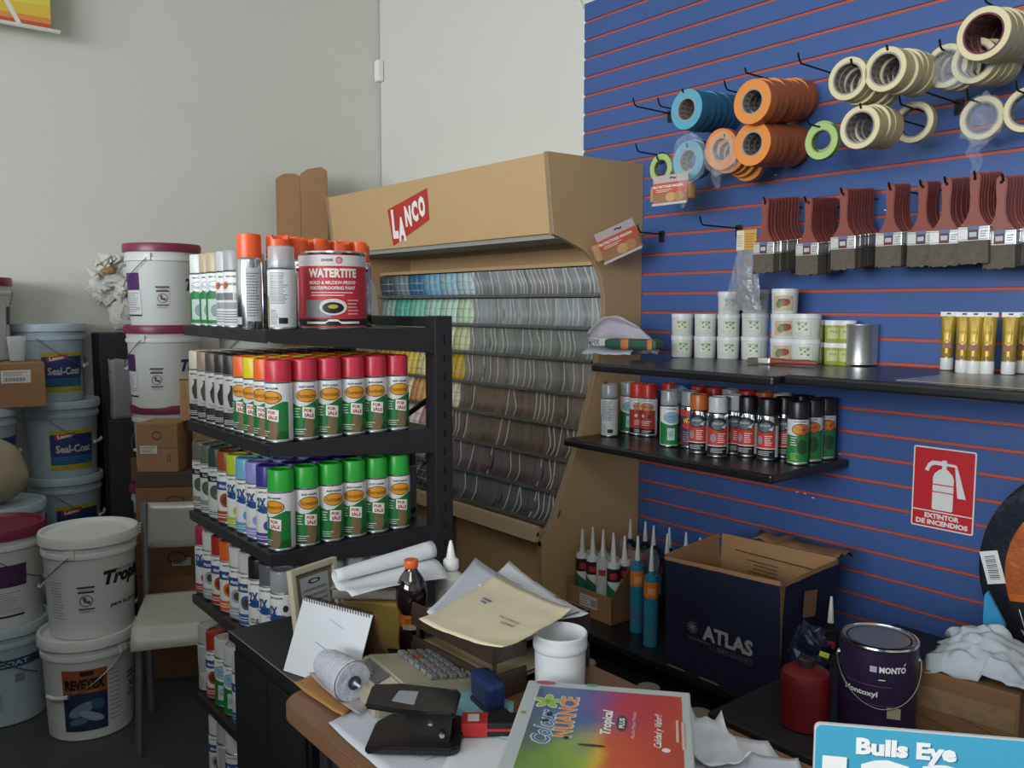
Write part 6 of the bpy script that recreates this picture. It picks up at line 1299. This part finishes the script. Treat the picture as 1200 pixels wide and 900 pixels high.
b = MB(); y1_ = bh/2-.025-.020; b.add([(-bw/2+.022, -bh/2-.01, .0199), (bw/2-.014, -bh/2-.01, .0199), (bw/2-.014, y1_, .0199), (-bw/2+.022, y1_, .0199)], [(0, 1, 2, 3)], m); b.build('cover_picture', t)
b = MB(); mp = lambda s_, q_, lift=0: Vector((s_, q_, .0202+lift)); RT = PI/2; x0 = -bw/2
b.text(mp, 'NUANCE', x0+.075, .02, .125, ink('d2853a'), .0006, h=.026, rot=RT, bold=.02); b.text(mp, 'NUANCE', x0+.0755, .02, .128, ink('c9ccc8'), .0003, h=.030, rot=RT, bold=.05)
b.text(mp, 'Colour', x0+.046, -.015, .10, ink('3f5f8f'), .0006, h=.026, rot=RT, shear=.3, bold=.0); b.text(mp, 'Colour', x0+.046, -.015, .104, ink('b9c6d6'), .0003, h=.031, rot=RT, shear=.3, bold=.05)
for k in range(5): a = k*1.256+.3; b.ell(mp, x0+.042+.012*math.cos(a), .062+.012*math.sin(a), .011, .0055, ink('8fae4a'), .0006, a); b.ell(mp, x0+.042+.012*math.cos(a), .062+.012*math.sin(a), .0125, .0068, ink('dfe6cf'), .0003, a)
b.text(mp, 'Tropical', x0+.138, .012, .075, WHT, .0004, h=.020, rot=RT, shear=.2, bold=.03); b.ell(mp, x0+.158, .012, .008, .024, ink('4a4638'), .0003); b.ring(mp, x0+.158, .012, .0, .0001, WHT, .0004)
b.text(mp, 'PLUS', x0+.158, .012, .030, WHT, .0006, h=.008, rot=RT, bold=.03); b.text(mp, 'Mucho Mejor Pintura', x0+.176, .010, .08, ink('d6c6c0'), .0004, h=.007, rot=RT); b.text(mp, 'Calidad y Valor!!', x0+.212, .0, .10, WHT, .0004, h=.014, rot=RT, shear=.35, bold=.01)
b.lines(mp, x0+.236, x0+.240, -.03, .035, 1, ink('d0a89c'), .0004, 1); b.lines(mp, x0+.244, x0+.248, -.05, .03, 1, ink('d0a89c'), .0004, 1)
b.ell(mp, x0+.222, -.055, .006, .006, ink('d8d0cc'), .0004); b.build('cover_lettering', t)
b = MB()
for x_, y_, rx, ry, c in ((x0+.03, bh/2-.033, .016, .006, 'a04048'), (x0+.105, bh/2-.03, .010, .004, '4a8f7a'), (x0+.05, .02, .005, .007, '20242a'), (x0+.046, -.0, .006, .004, '20242a'), (x0+.082, -.045, .004, .004, '1f2430'), (x0+.12, -.06, .02, .003, '3a3428'), (x0+.010, .02, .004, .004, '9a7a50')): b.ell(lambda s_, q_, lift=0: Vector((s_, q_, .0204+lift)), x_, y_, rx, ry, ink(c), .0006)
o = b.build('paint_spots', t); o['label'] = 'dried paint spots'
# blue sign at the near corner
TL = dep(955, 847, 1.10); TR = dep(1200, 868, 1.057); u_ = (TR-TL).normalized(); u_.z = 0; u_.normalize()
t = thing('blue_counter_sign', 'bright blue sign with white lettering at the bottom right corner', 'sign', (TL.x, TL.y, DZ+.001), math.atan2(u_.y, u_.x))
H_ = TL.z-DZ-.001
F = Matrix(((1, 0, 0, 0), (0, 0, -1, 0), (0, 1, 0, 0), (0, 0, 0, 1)))
b = MB(); sq = [(.0, 0), (.36, 0), (.36, H_-.0)]
for q in range(5): a = PI/2+q*PI/8; sq.append((.008+.008*math.cos(a), H_-.008+.008*math.sin(a)))
b.prism(sq, -.005, 0, plas('c9cfd2', .35), F); b.build('panel', t)
BS = mat('sign_blue', '#45a3c4', .35, noise_amt=.02); mp = flatmap(F)
sq2 = [(.0015, .001), (.359, .001), (.359, H_-.0015)]
for q in range(5): a = PI/2+q*PI/8; sq2.append((.0095+.008*math.cos(a), H_-.0095+.008*math.sin(a)))
b = MB(); b.pj(mp, sq2, BS, .0005, 1); SH_ = ink('1f6f94'); WW = ink('eef1f2')
b.text(mp, 'Bulls Eye', .113, H_-.030, .120, SH_, .0008, h=.028, bold=.05); b.text(mp, 'Bulls Eye', .111, H_-.0285, .120, WW, .0012, h=.029, bold=.05)
b.text(mp, '123', .106, H_-.079, .185, SH_, .0008, h=.072, bold=.06); b.text(mp, '123', .103, H_-.077, .185, WW, .0012, h=.072, bold=.06); b.build('print', t)
b = MB(); b.b2(.04, .30, .006, .07, 0, .004, plas('c9cfd2', .35), .001); b.build('foot', t)
